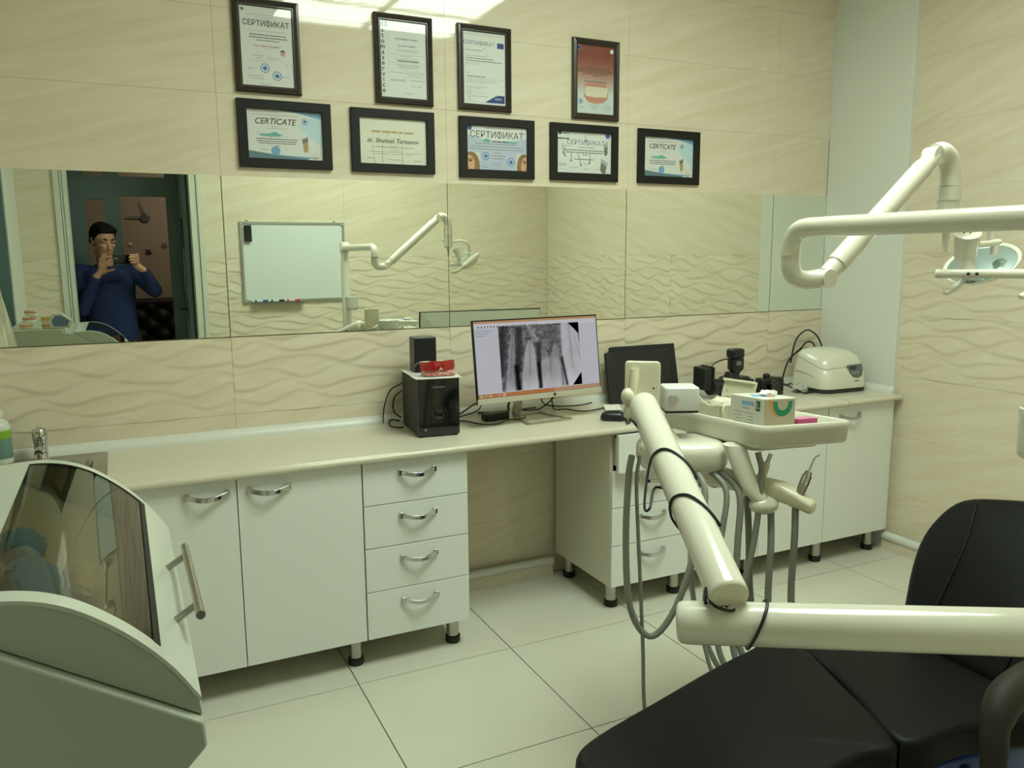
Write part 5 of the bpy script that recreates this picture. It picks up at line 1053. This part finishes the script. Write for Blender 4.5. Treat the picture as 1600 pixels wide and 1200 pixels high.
obj('reflector_mirror', MB().lathe([(.086, .0105), (.070, -.003), (.043, -.018), (.010, -.0243)], (0, 0, 0), 36).xf(HM @ Matrix.Diagonal((1.0, .86, .95, 1))), mat('reflector_glass', 'bcd0cf', .12, metal=.9), t, smooth=True)
obj('bulb_housing', MB().lathe([(.024, -.035), (.028, -.020), (.031, .030), (.033, .034), (.033, .040), (.030, .042)], (0, 0, 0), 24, Matrix.Translation(hub) @ V((0, 0, 1)).rotation_difference(V((-.35, -.30, .88))).to_matrix().to_4x4()), M_unit, t, smooth=True)
hm = Matrix.Translation(hub) @ V((0, 0, 1)).rotation_difference(V((-.35, -.30, .88))).to_matrix().to_4x4()
for a, b in ((-.016, 0), (.004, -.004), (.02, .004)): obj('housing_screw', MB().lathe([(.0028, .0419), (.0028, .0428)], (a, b, 0), 10, hm), M_blk, t)
obj('housing_neck', MB().tube([hub + V((0, 0, -.02)), hub + V((.000, -.012, -.065))], [.016, .022], 16), M_unit, t, smooth=True)
bd = V((.72, -.69, 0)).normalized(); bc = V((1.990, -1.855, 1.446))
obj('handle_bar', MB().tube([bc - bd * .120, bc - bd * .118, bc - bd * .112, bc + bd * .24, bc + bd * .245], [.006, .011, .0125, .0125, .008], 16), M_unit, t, smooth=True)
for k in (-.045, -.025): obj('bar_screw', MB().ball(bc + bd * k + V((-.006, -.0115, .0)), .0045), M_blk, t)
for p, d_ in ((bc - bd * .02 + V((.03, .05, -.012)), V((-.085, -.002, -.040))), (bc + bd * .150 + V((-.005, .0, -.010)), V((-.095, .01, -.048)))):
    obj('lamp_handle', MB().tube(cr([p + V((.03, .01, .008)), p, p + d_ * .5 + V((0, 0, -.006)), p + d_], 6), [.0085] * 18 + [.006], 12), M_unit, t, smooth=True)
obj('switch_button', MB().ball(q + V((-.028, -.01, -.145)), .009), M_unit2, t, smooth=True)

# ------------------------------------------------------------------ dental chair
t = thing('dental_chair', 'black leather dental chair with a blue shell, lying flat under the arms', 'dental chair', (1.65, -2.05, 0))
ZP = 0.478
far = [(0.690, -1.985), (0.712, -1.915), (0.79, -1.872), (0.98, -1.818), (1.18, -1.762), (1.33, -1.728), (1.50, -1.705)]
near_l = [(1.345, -2.185), (1.25, -2.186), (1.145, -2.196), (1.0, -2.225), (0.86, -2.262), (0.78, -2.262), (0.700, -2.22), (0.680, -2.10)]
def sm(pts): return [(p.x, p.y) for p in cr([(x, y, 0) for x, y in pts], 4, True)]
o = obj('leg_rest', pillow(sm(far + [(1.435, -1.95)] + near_l), ZP - .075, ZP, .020, .012, 5), M_leath, t, smooth=True)
obj('seat', pillow(sm([(1.512, -1.703), (1.62, -1.700), (1.76, -1.712), (1.86, -1.75), (1.90, -2.02), (1.86, -2.30), (1.76, -2.285), (1.66, -2.245), (1.53, -2.212), (1.352, -2.186), (1.437, -1.953)]), ZP - .085, ZP - .001, .020, .012, 5), M_leath, t, smooth=True)
# blue shells below
obj('leg_shell', pillow(inset(sm(far + [(1.43, -1.95)] + near_l), .030), ZP - .125, ZP - .076, .02, 0), M_blue, t, smooth=True)
obj('seat_shell', pillow(rr(.62, .42, .10, 6, 1.62, -2.00), .26, ZP - .086, .05, 0), M_blue, t, smooth=True)
obj('pedestal', pillow(rr(.34, .24, .06, 5, 1.66, -2.0), .05, .27, .02, 0), M_blue, t, smooth=True)
obj('base_plate', pillow(rr(.95, .46, .10, 6, 1.60, -2.0), .0, .05, .02, 0), M_unit2, t, smooth=True)
th = math.radians(50); Ld = V((math.cos(th), 0, math.sin(th))); Nn = V((-math.sin(th), 0, math.cos(th)))
BM = Matrix((V((0, -1, 0)), Ld, Nn)).transposed().to_4x4(); BM.translation = V((1.790, -2.045, .475))
bo = sm([(-.17, -.02), (-.235, .10), (-.275, .24), (-.268, .34), (-.225, .415), (-.12, .452), (.0, .475), (.12, .478), (.225, .44), (.27, .36), (.275, .22), (.235, .10), (.17, -.02), (0, -.04)])
obj('backrest', pillow(bo, -.05, .055, .045, .020, 6).xf(BM), M_leath, t, smooth=True)
obj('piping', MB().tube([V((x, y, .0555 - .012)) for x, y in inset(bo, .020)], .0032, 6, False, True).xf(BM), M_leath, t, smooth=True)
for x in (.10, -.11): obj('seam', MB().tube(cr([(x * 1.5, .40, .062), (x * 1.2, .28, .070), (x * 1.05, .12, .070), (x, .0, .058)], 5), .003, 6).xf(BM), M_leath, t, smooth=True)
obj('back_shell', pillow([(x + .035, y + .120) for x, y in inset(bo, .055)], -.115, -.051, .03, 0).xf(BM), M_blue, t, smooth=True)
obj('headrest', pillow(rr(.26, .17, .05, 5, .02, .585), -.06, .02, .03, .01).xf(BM), M_leath, t, smooth=True)
obj('headrest_bar', MB().b2((-.01, .44, -.045), (.05, .52, -.03)).xf(BM), M_steel, t)
M_arm = mat('armrest_rubber', '2e2c24', .6, spec=.3)
ar = obj('armrest', MB().tube(cr([(1.375, -2.375, .470), (1.372, -2.372, .54), (1.385, -2.362, .60), (1.425, -2.350, .637), (1.49, -2.345, .655), (1.60, -2.345, .668), (1.74, -2.345, .675)], 5), [.024] * 6 + [.026] * 5 + [.029, .031, .032, .033, .034, .034, .034, .034, .034, .034, .034, .034, .034, .034, .034, .034, .034, .033, .030, .022], 16), M_arm, t, smooth=True)
obj('armrest_bracket', MB().tube(cr([(1.375, -2.375, .472), (1.40, -2.36, .42), (1.48, -2.28, .37), (1.55, -2.2, .35)], 5), .022, 12), M_steel, t, smooth=True)

# ------------------------------------------------------------------ whiteboard wall (seen in the mirror)
t = thing('whiteboard', 'whiteboard with an aluminium frame on the tiled wall opposite the mirror', 'whiteboard', (1.166, YF + .001, 1.465))
wx0, wx1, wz0, wz1 = .772, 1.560, 1.166, 1.768; y = YF + .001
obj('board', MB().b2((wx0 + .01, y, wz0 + .01), (wx1 - .01, y + .012, wz1 - .01)), mat('board_white', 'd5dcd8', .2), t)
f = MB().b2((wx0, y, wz0), (wx0 + .018, y + .018, wz1)).b2((wx1 - .018, y, wz0), (wx1, y + .018, wz1)).b2((wx0 + .018, y, wz0), (wx1 - .018, y + .018, wz0 + .018)).b2((wx0 + .018, y, wz1 - .018), (wx1 - .018, y + .018, wz1)); obj('frame', f, M_alu, t)
for a in (wx0, wx1):
    for b in (wz0, wz1): s_ = (1 if a == wx0 else -1); s2 = (1 if b == wz0 else -1); obj('corner_cap', MB().b2((a - s_ * .002, y, b - s2 * .002), (a + s_ * .026, y + .020, b + s2 * .026)), mat('corner_grey', '9aa0a0', .5), t, bevel=.004)
for a in (.826, 1.484): obj('hanger', MB().tube([V((a + .010 * math.cos(k / 6 * PI), y + .004, wz1 + .012 * math.sin(k / 6 * PI))) for k in range(7)], .003, 6), M_alu, t)
obj('pen_tray', MB().prism([(y, wz0 - .012), (y + .055, wz0 - .012), (y + .058, wz0), (y + .052, wz0 - .008), (y, wz0 - .008)], 'x', .83, 1.22), M_alu, t)
tag(obj('board_eraser', MB().b2((.803, y + .0125, 1.622), (.855, y + .040, 1.742)), M_blk, bevel=.004), 'black board eraser stuck at the top left of the whiteboard', 'eraser')
for k, (x, c, lab) in enumerate(((.88, '2f4f9a', 'blue-capped marker at the left of the whiteboard pen tray'), (1.00, '22242a', 'black-capped marker in the middle of the whiteboard pen tray'), (1.12, 'c5432c', 'red-capped marker at the right of the whiteboard pen tray'))):
    tt = thing('marker', lab, 'marker', (x, y + .030, wz0 + .0005), 0, 'markers on the pen tray')
    obj('barrel', MB().cyl((-.05, 0, .0085), (.03, 0, .0085), .0082, None, 12), mat('marker_white', 'd8dcdc', .4), tt, world=False); obj('cap', MB().cyl((.0305, 0, .0085), (.068, 0, .0085), .0086, None, 12), mat('marker_' + c, c, .4), tt, world=False)
    obj('band', MB().cyl((-.03, 0, .0085), (-.015, 0, .0085), .0085, None, 12), mat('marker_' + c, c, .4), tt, world=False)

# ------------------------------------------------------------------ doorway, hall beyond
M_whtrim = mat('door_trim', 'cfd3c4', .4)
struct('trim_3', MB().b2((DX0 - .080, YF - .009, 0), (DX0 - .045, YF + .016, DZ + .08)).b2((DX0 - .041, YF - .009, 0), (DX0 - .030, YF + .012, DZ + .08)).b2((DX0 - .026, YF - .16, 0), (DX0, YF + .014, DZ + .08)), M_whtrim, 'white moulded trim on the left of the doorway')
struct('trim_4', MB().b2((DX1, YF - .16, 0), (DX1 + .045, YF + .004, DZ + .08)).b2((DX1 + .048, YF - .009, 0), (DX1 + .080, YF + .016, DZ + .08)), M_whtrim, 'white trim on the right of the doorway')
struct('trim_5', MB().b2((DX0, YF - .16, DZ), (DX1, YF + .014, DZ + .08)), M_whtrim, 'white trim over the doorway')
YP = -3.90
dr = struct('door_1', MB().b2((.395, YP + .05, .02), (.432, YF - .17, 2.40)), M_teald, 'teal door leaf standing open against the right jamb', bevel=.004)
obj('door_moulding', MB().b2((.385, YP + .10, .15), (.3945, YP + .13, 2.3)).b2((.385, YF - .28, .15), (.3945, YF - .25, 2.3)), M_teald, dr); 
obj('door_handle', MB().tube(cr([(.394, YF - .22, 1.12), (.36, YF - .22, 1.12), (.355, YF - .25, 1.115), (.355, YF - .33, 1.11)], 5), .009, 10), M_blk, dr); obj('lock_plate', MB().b2((.390, YF - .24, 1.02), (.3945, YF - .20, 1.20)), M_blk, dr); obj('door_hook', MB().b2((.380, YF - .21, 1.58), (.3945, YF - .20, 1.80)), M_blk, dr)
p = MB(); zz1 = 2.62
for x0, x1 in ((-.62, -.258), (-.125, -.014), (.320, .60)): p.b2((x0, YP - .045, 0), (x1, YP, zz1))
for x0, x1, z0, z1 in ((-.258, -.125, 1.955, 2.135), (-.014, .320, 1.985, 2.135), (-.258, -.125, zz1 - .06, zz1), (-.014, .320, zz1 - .06, zz1), (-.258, -.125, 0, .85)): p.b2((x0, YP - .044, z0), (x1, YP - .001, z1))
pt = struct('door_2', p, M_teald, 'teal glazed partition with two tall panes behind the person')
for x0, x1, z0, z1 in ((-.258, -.125, .85, 1.955), (-.258, -.125, 2.135, zz1 - .06), (-.014, .320, 2.135, zz1 - .06)): obj('door_pane', MB().b2((x0, YP - .025, z0), (x1, YP - .021, z1)), M_glass, pt)
M_pink = mat('hall_wall_paint', 'b3a08c', .7)
struct('wall_hall_end', MB().b2((-2.3, -7.1, 0), (2.7, -7.0, 2.9)), M_pink); struct('wall_hall_left', MB().b2((-2.3, -7.0, 0), (-2.2, YF - .165, 2.9)), M_pink); struct('wall_hall_right', MB().b2((2.6, -7.0, 0), (2.7, YF - .165, 2.9)), M_pink)
struct('ceiling_hall', MB().b2((-2.3, -7.1, 2.9), (2.7, YF - .165, 3.0)), M_ceil)
tl = thing('hall_fill_lamp', 'added round fill lamp, out of view, brightening the hall behind the door', 'lamp', (.9, -5.9, 2.899))  # added light source, out of view, to brighten the hall
obj('fill_lamp_rim', MB().lathe([(.16, -.03), (.17, -.028), (.17, 0)], (0, 0, 0), 24), M_wpaint, tl, world=False); obj('fill_lamp_globe', MB().lathe([(.02, -.085), (.09, -.075), (.15, -.04), (.155, -.029)], (0, 0, 0), 24), emis('hall_fill_glow', (1.0, .90, .74), 42.0), tl, world=False, smooth=True)
# wall clock with separate stickers
t = thing('wall_clock', 'silver wall clock hands with scattered hour marks on the hall wall', 'clock', (.262, -6.999, 1.965))
fw = lambda x, z: (x, -6.985, z)
obj('clock_hub', MB().lathe([(.055, 0), (.055, .02), (.03, .028)], (0, 0, 0), 20, Matrix.Translation((.262, -6.998, 1.965)) @ Matrix.Rotation(-PI / 2, 4, 'X')), mat('clock_grey', '6f7070', .4), t, smooth=True)
obj('hour_hand', MB().box((.16, -6.975, 1.962), (.19, .004, .016)), M_chrome, t); obj('minute_hand', MB().box((.238, -6.972, 2.045), (.009, .004, .17), Matrix.Rotation(-.30, 3, 'Y')), mat('hand_grey', '55544f', .4), t)
def star(x, z, r): return MB().prism([(x + (r if k % 2 else r * .45) * math.cos(k * PI / 5 + .3), z + (r if k % 2 else r * .45) * math.sin(k * PI / 5 + .3)) for k in range(10)], 'y', -6.998, -6.99)
obj('hour_mark', star(.085, 1.662, .035), M_chrome, t); obj('hour_mark', star(.268, 1.57, .045), mat('mark_dark', '3a342e', .5), t); obj('hour_mark', star(.440, 1.645, .04), mat('mark_bronze', '7a6a55', .4), t)
# tufted sofa
t = thing('sofa', 'dark tufted leather sofa against the hall wall', 'sofa', (.45, -6.55, 0))
M_sofa = mat('sofa_leather', '1a1310', .55, spec=.3)
obj('sofa_base', pillow(rr(1.7, .80, .05, 4, .45, -6.56), .05, .30, .03, 0), M_sofa, t, smooth=True)
for k in range(2): obj('seat_cushion', pillow(rr(.68, .60, .06, 4, .10 + .70 * k, -6.47), .30, .44, .04, .02), M_sofa, t, smooth=True)
m = MB(); nx, nz = 60, 24
for j in range(nz + 1):
    for i in range(nx + 1):
        x, z = -.37 + 1.64 * i / nx, .40 + .62 * j / nz
        a, b = x / .12, (z - .4) / .11; d = abs(math.sin(PI * (a + b) / 2)) * abs(math.sin(PI * (a - b) / 2)); m.v.append((x, -6.80 + .055 * d ** .6 - .10 * (z - .4), z))
m.f = [(j * (nx + 1) + i, j * (nx + 1) + i + 1, (j + 1) * (nx + 1) + i + 1, (j + 1) * (nx + 1) + i) for j in range(nz) for i in range(nx)]
m.b2((-.37, -6.97, .30), (1.27, -6.86, 1.02)); obj('sofa_back', m, M_sofa, t, smooth=True)
obj('top_roll', MB().tube([(-.40, -6.87, 1.0), (1.30, -6.87, 1.0)], .055, 14), M_sofa, t, smooth=True)
for x in (-.44, 1.34): obj('armrest', pillow(rr(.16, .78, .06, 4, x, -6.55), .05, .66, .06, .01), M_sofa, t, smooth=True)
for x in (-.3, 1.2):
    for yy in (-6.9, -6.25): obj('leg', MB().cyl((x, yy, 0), (x, yy, .06), .025), M_rub, t)

# ------------------------------------------------------------------ the person in the doorway, seen in the mirror
def caps(m, p0, p1, r0, r1, seg=16):
    """tapered capsule"""
    p0, p1 = V(p0), V(p1); d = (p1 - p0).normalized(); pts, rs = [], []
    for k in range(5): a = PI / 2 * (1 - k / 4); pts.append(p0 - d * r0 * math.sin(a) * .999); rs.append(max(r0 * math.cos(a), r0 * .06))
    for k in range(5): a = PI / 2 * k / 4; pts.append(p1 + d * r1 * math.sin(a) * .999); rs.append(max(r1 * math.cos(a), r1 * .06))
    return m.tube(pts, rs, seg)
def chain(m, P, R):
    for i in range(len(P) - 1): caps(m, P[i], P[i + 1], R[i], R[i + 1])
    return m
def remeshed(name, mb, m, parent=None, voxel=.006, smooth_it=4, world=True):
    o = obj(name, mb, m, parent, world=world)
    r = o.modifiers.new('skin', 'REMESH'); r.mode = 'VOXEL'; r.voxel_size = voxel; r.use_smooth_shade = True
    s_ = o.modifiers.new('soft', 'SMOOTH'); s_.iterations = smooth_it; s_.factor = .5
    return o
M_skin = mat('skin', 'b98a6c', .5); M_hair = mat('hair_black', '100d0b', .85, spec=.2); M_sweat = mat('blue_sweater', '10234f', .85); M_trou = mat('dark_trousers', '1d1f26', .8); M_shoe = mat('dark_shoe', '15130f', .4)
hc = V((-0.148, -3.520, 1.632))           # head centre
HR = Matrix.Rotation(math.radians(-26), 4, 'Z') @ Matrix.Rotation(math.radians(-14), 4, 'X')   # turned to his right, looking down
HMX = Matrix.Translation(hc) @ HR
def hp(x, y, z): return HMX @ V((x, y, z))
hm3 = HR.to_3x3()
b = MB()
b.ball(hp(0, -.012, .028), (.076, .096, .092), hm3, 20, 14)            # cranium
b.ball(hp(0, .018, -.040), (.062, .070, .082), hm3, 20, 14)            # face
caps(b, hp(-.022, .055, -.105), hp(.022, .055, -.105), .020, .020)     # chin
caps(b, hp(-.052, -.005, -.060), hp(-.024, .050, -.098), .020, .018); caps(b, hp(.052, -.005, -.060), hp(.024, .050, -.098), .020, .018)   # jaw
caps(b, hp(0, .082, .004), hp(0, .104, -.034), .009, .012); b.ball(hp(-.012, .094, -.038), .008); b.ball(hp(.012, .094, -.038), .008)    # nose
caps(b, hp(-.045, .074, .020), hp(.045, .074, .020), .011, .011)       # brow ridge
caps(b, hp(-.038, .070, -.022), hp(-.050, .055, -.020), .014, .012); caps(b, hp(.038, .070, -.022), hp(.050, .055, -.020), .014, .012)   # cheekbones
caps(b, hp(-.014, .083, -.066), hp(.014, .083, -.066), .0060, .0060); caps(b, hp(-.012, .081, -.077), hp(.012, .081, -.077), .0062, .0062)  # lips
for sx in (-1, 1):                                                      # ears
    b.ball(hp(sx * .076, -.012, -.006), (.008, .018, .030), hm3, 12, 8); b.ball(hp(sx * .078, -.016, .010), (.010, .016, .014), hm3, 12, 8)
nb = V((-.150, -3.575, 1.425))
chain(b, [hp(0, -.02, -.06), V((-.149, -3.560, 1.49)), nb], [.055, .054, .060])
shR, shL = V((.045, -3.575, 1.400)), V((-.335, -3.585, 1.400))
elR, wrR = V((.172, -3.485, 1.262)), V((.108, -3.345, 1.410))
elL, wrL = V((-.330, -3.455, 1.130)), V((-.216, -3.365, 1.368))
torso = [V((-.150, -3.590, 1.39)), V((-.148, -3.59, 1.25)), V((-.135, -3.60, 1.08)), V((-.125, -3.605, .95))]
def torso_m(m, g):
    prof = [(.840, .158, .112, -.126, -3.605), (.92, .164, .114, -.126, -3.605), (1.02, .160, .110, -.131, -3.600), (1.12, .164, .110, -.138, -3.595), (1.22, .174, .114, -.143, -3.590), (1.31, .182, .112, -.147, -3.586), (1.37, .180, .098, -.148, -3.584), (1.415, .140, .080, -.149, -3.580), (1.445, .075, .062, -.150, -3.575)]
    m.loft([[(x + (w + g) * math.copysign(abs(math.cos(q)) ** .85, math.cos(q)), y + (d + g) * math.copysign(abs(math.sin(q)) ** .85, math.sin(q)), z) for q in np.linspace(0, 2 * PI, 33)[:-1]] for z, w, d, x, y in prof])
    chain(m, [shL, nb + V((0, 0, -.045)), shR], [.056 + g, .058, .056 + g]); return m
torso_m(b, 0)
chain(b, [shR, elR, wrR], [.052, .042, .027]); chain(b, [shL, elL, wrL], [.052, .042, .027])
hipL, hipR = V((-.215, -3.605, .90)), V((-.035, -3.605, .90))
for h_, k_, a_, f_ in ((hipL, V((-.235, -3.59, .49)), V((-.245, -3.62, .09)), V((-.255, -3.50, .03))), (hipR, V((-.015, -3.59, .49)), V((-.005, -3.62, .09)), V((.010, -3.50, .03)))):
    chain(b, [h_, k_, a_], [.088, .058, .040]); chain(b, [a_ + V((0, -.01, -.05)), f_], [.036, .030])
# hands: palm, four unequal fingers bent at two knuckles, and a thumb from the side of the palm
def finger(m, base, dirs, lens, r):
    P = [V(base)]
    for d, l in zip(dirs, lens): P.append(P[-1] + V(d).normalized() * l)
    chain(m, P, [r, r * .95, r * .88, r * .75][:len(P)])
# right hand (at +x): palm behind the phone's right end, fingers across the back of the phone, thumb behind
ph_c = CAM + CR * .064 - CU * .006 - CW * .0075
def PH(u, v, w): return ph_c + CR * u + CU * v + CW * w       # phone space: u right, v up, w towards the mirror
pr0, pr1 = PH(.098, -.030, -.012), PH(.094, .020, -.006)
chain(b, [wrR, PH(.100, -.045, -.020)], [.026, .026]); chain(b, [PH(.104, -.042, -.016), pr0, PH(.096, .026, -.004)], [.022, .021, .017]); chain(b, [PH(.088, -.040, -.018), PH(.084, .015, -.010)], [.018, .015])
for k, (v, ln) in enumerate(((.030, .92), (.011, 1.0), (-.008, .95), (-.026, .78))):
    finger(b, PH(.094, v, .000), [-CR * .55 + CW * .85 + CU * .15, -CR * 1.0 + CW * .16 + CU * .1, -CR * 1.0 - CW * .10 - CU * .10], [.026 * ln, .034 * ln, .024 * ln], .0088 - .0006 * (k == 3))
finger(b, PH(.090, -.034, -.022), [-CR * .8 + CU * .5 - CW * .15, -CR * .7 + CU * .6], [.036, .030], .0105)
LHZ = V((0, 0, -.020))
# left hand (at -x): raised beside the face, thumb and forefinger pinching the phone's left end
pl = V((-.176, -3.352, 1.436)) + LHZ
chain(b, [wrL, V((-.196, -3.358, 1.408)) + LHZ, pl], [.026, .024, .022]); chain(b, [V((-.160, -3.345, 1.425)) + LHZ, V((-.150, -3.338, 1.462)) + LHZ, pl + V((-.004, -.004, .040))], [.018, .016, .015]); chain(b, [pl, V((-.172, -3.352, 1.474)) + LHZ], [.022, .016])
finger(b, V((-.150, -3.336, 1.468)) + LHZ, [(.40, .12, .9), (.75, .05, .55), (.8, .05, -.1)], [.034, .024, .018], .0088)
finger(b, V((-.160, -3.344, 1.476)) + LHZ, [(.22, .05, 1), (.35, .02, .9), (.3, .05, .8)], [.040, .028, .020], .009)
finger(b, V((-.170, -3.352, 1.478)) + LHZ, [(.10, .05, 1), (.22, .05, .9), (.3, .1, .7)], [.036, .026, .020], .0086)
finger(b, V((-.180, -3.360, 1.470)) + LHZ, [(-.05, .05, 1), (.15, .1, .9), (.3, .1, .6)], [.030, .020, .016], .0078)
finger(b, V((-.158, -3.340, 1.428)) + LHZ, [(.85, .25, .20), (.9, .2, .35)], [.040, .030], .0108)
person = remeshed('person', b, M_skin, None, .0045, 3)
tag(person, 'person in a blue long-sleeved sweater holding up a phone in the doorway', 'person')
LOC[person.name] = V((0, 0, 0))
# sweater
b = torso_m(MB(), .012)
chain(b, [shR, elR, elR + (wrR - elR) * .93], [.066, .056, .038]); chain(b, [shL, elL, elL + (wrL - elL) * .93], [.066, .056, .038])
b.ball((-.126, -3.605, .885), (.172, .122, .06), None, 24, 10)
remeshed('sweater', b, M_sweat, person, .007, 4)
obj('sweater_collar', MB().tube([V((-.150 + .066 * math.cos(a), -3.572 + .066 * math.sin(a), 1.447 + .010 * math.sin(a) * -1)) for a in np.linspace(0, 2 * PI, 25)[:-1]], .010, 8, False, True), M_sweat, person, smooth=True)
for w_, e_ in ((wrR, elR), (wrL, elL)): d = (e_ - w_).normalized(); obj('cuff', MB().tube([w_ + d * .010, w_ + d * .014, w_ + d * .034, w_ + d * .038], [.0335, .0365, .0385, .036], 18), M_sweat, person, smooth=True)
# trousers, shoes
b = MB(); b.ball((-.125, -3.605, .88), (.168, .122, .09), None, 24, 10)
for h_, k_, a_ in ((hipL, V((-.235, -3.59, .49)), V((-.245, -3.62, .09))), (hipR, V((-.015, -3.59, .49)), V((-.005, -3.62, .09)))): chain(b, [h_, k_, a_], [.100, .074, .062])
remeshed('trousers', b, M_trou, person, .009, 3)
for x, dx in ((-.245, -.012), (-.005, .012)): obj('shoe', pillow([(x + p[0] * 1 + dx * (p[1] / .1), -3.55 + p[1]) for p in sm([(0, .155), (.040, .12), (.047, .05), (.036, -.05), (.030, -.10), (0, -.12), (-.030, -.10), (-.036, -.05), (-.047, .05), (-.040, .12)])], .001, .075, .025, .01), M_shoe, person, smooth=True)
# hair: short cap, fuller on top
b = MB()
b.ball(hp(0, -.026, .048), (.083, .096, .088), hm3, 24, 16); b.ball(hp(0, .012, .094), (.068, .078, .040), hm3, 20, 12); caps(b, hp(-.040, .062, .090), hp(.044, .066, .092), .020, .021)
for sx in (-1, 1): caps(b, hp(sx * .066, .012, .058), hp(sx * .072, .006, .010), .020, .010); caps(b, hp(sx * .066, -.035, .05), hp(sx * .070, -.040, -.015), .022, .014)
b.ball(hp(0, -.055, -.005), (.070, .060, .055), hm3, 20, 12)
R = random.Random(4)
for k in range(130):
    a = R.uniform(0, 2 * PI); f_ = R.uniform(.2, 1); p = hp(.072 * math.cos(a) * f_, -.01 + .085 * math.sin(a) * f_, .122 - .035 * f_ * f_); caps(b, p, p + hm3 @ V((R.uniform(-.012, .012), .018, .006)), .0065, .003, 8)
hair = remeshed('hair', b, M_hair, person, .004, 2)
# trim the hair off the face: face volume in front is left free
for sx in (-1, 1):
    obj('eyebrow', MB().tube([hp(sx * .014, .087, .026), hp(sx * .030, .088, .031), hp(sx * .050, .074, .026)], [.0045, .005, .003], 8), M_hair, person, smooth=True)
    e = obj('eye', MB().ball(hp(sx * .030, .071, .004), .0120, None, 14, 9), mat('eye_white', '9a9084', .4), person, smooth=True)
    obj('iris', MB().ball(hp(sx * .030 + .0, .0785, .001), .0062, None, 10, 7), mat('eye_dark', '20140e', .2), e, smooth=True)
    obj('eyelid', MB().ball(hp(sx * .030, .0715, .0085), (.0145, .0130, .0075), hm3, 14, 9), M_skin, person, smooth=True)
obj('mouth_line', MB().tube([hp(-.014, .0865, -.0715), hp(0, .0885, -.0715), hp(.014, .0865, -.0715)], .0013, 6), mat('mouth_dark', '5f3328', .6), person, smooth=True)
# phone
t = thing('smartphone', 'black smartphone held sideways in both hands of the person', 'phone', ph_c)
PMX = Matrix((CR, CU, CW)).transposed().to_4x4(); PMX.translation = ph_c
obj('phone_body', pillow(rr(.150, .072, .010, 5), -.0038, .0038, .0025, 0).xf(PMX), M_blkg, t, smooth=True)
obj('phone_screen', MB().b2((-.070, -.033, -.0042), (.070, .033, -.0039)).xf(PMX), mat('phone_glass', '0a0c10', .05), t)
obj('lens_ring', MB().lathe([(.0062, .0037), (.0062, .0046), (.0046, .0046), (.0046, .0040)], (0, 0, 0), 18, PMX @ Matrix.Translation((-.064, .006, 0))), M_steel, t)
obj('flash_dot', MB().lathe([(.003, .0037), (.003, .0041)], (0, 0, 0), 12, PMX @ Matrix.Translation((-.050, .006, 0))), mat('flash_cream', 'd8d2b8', .3), t)
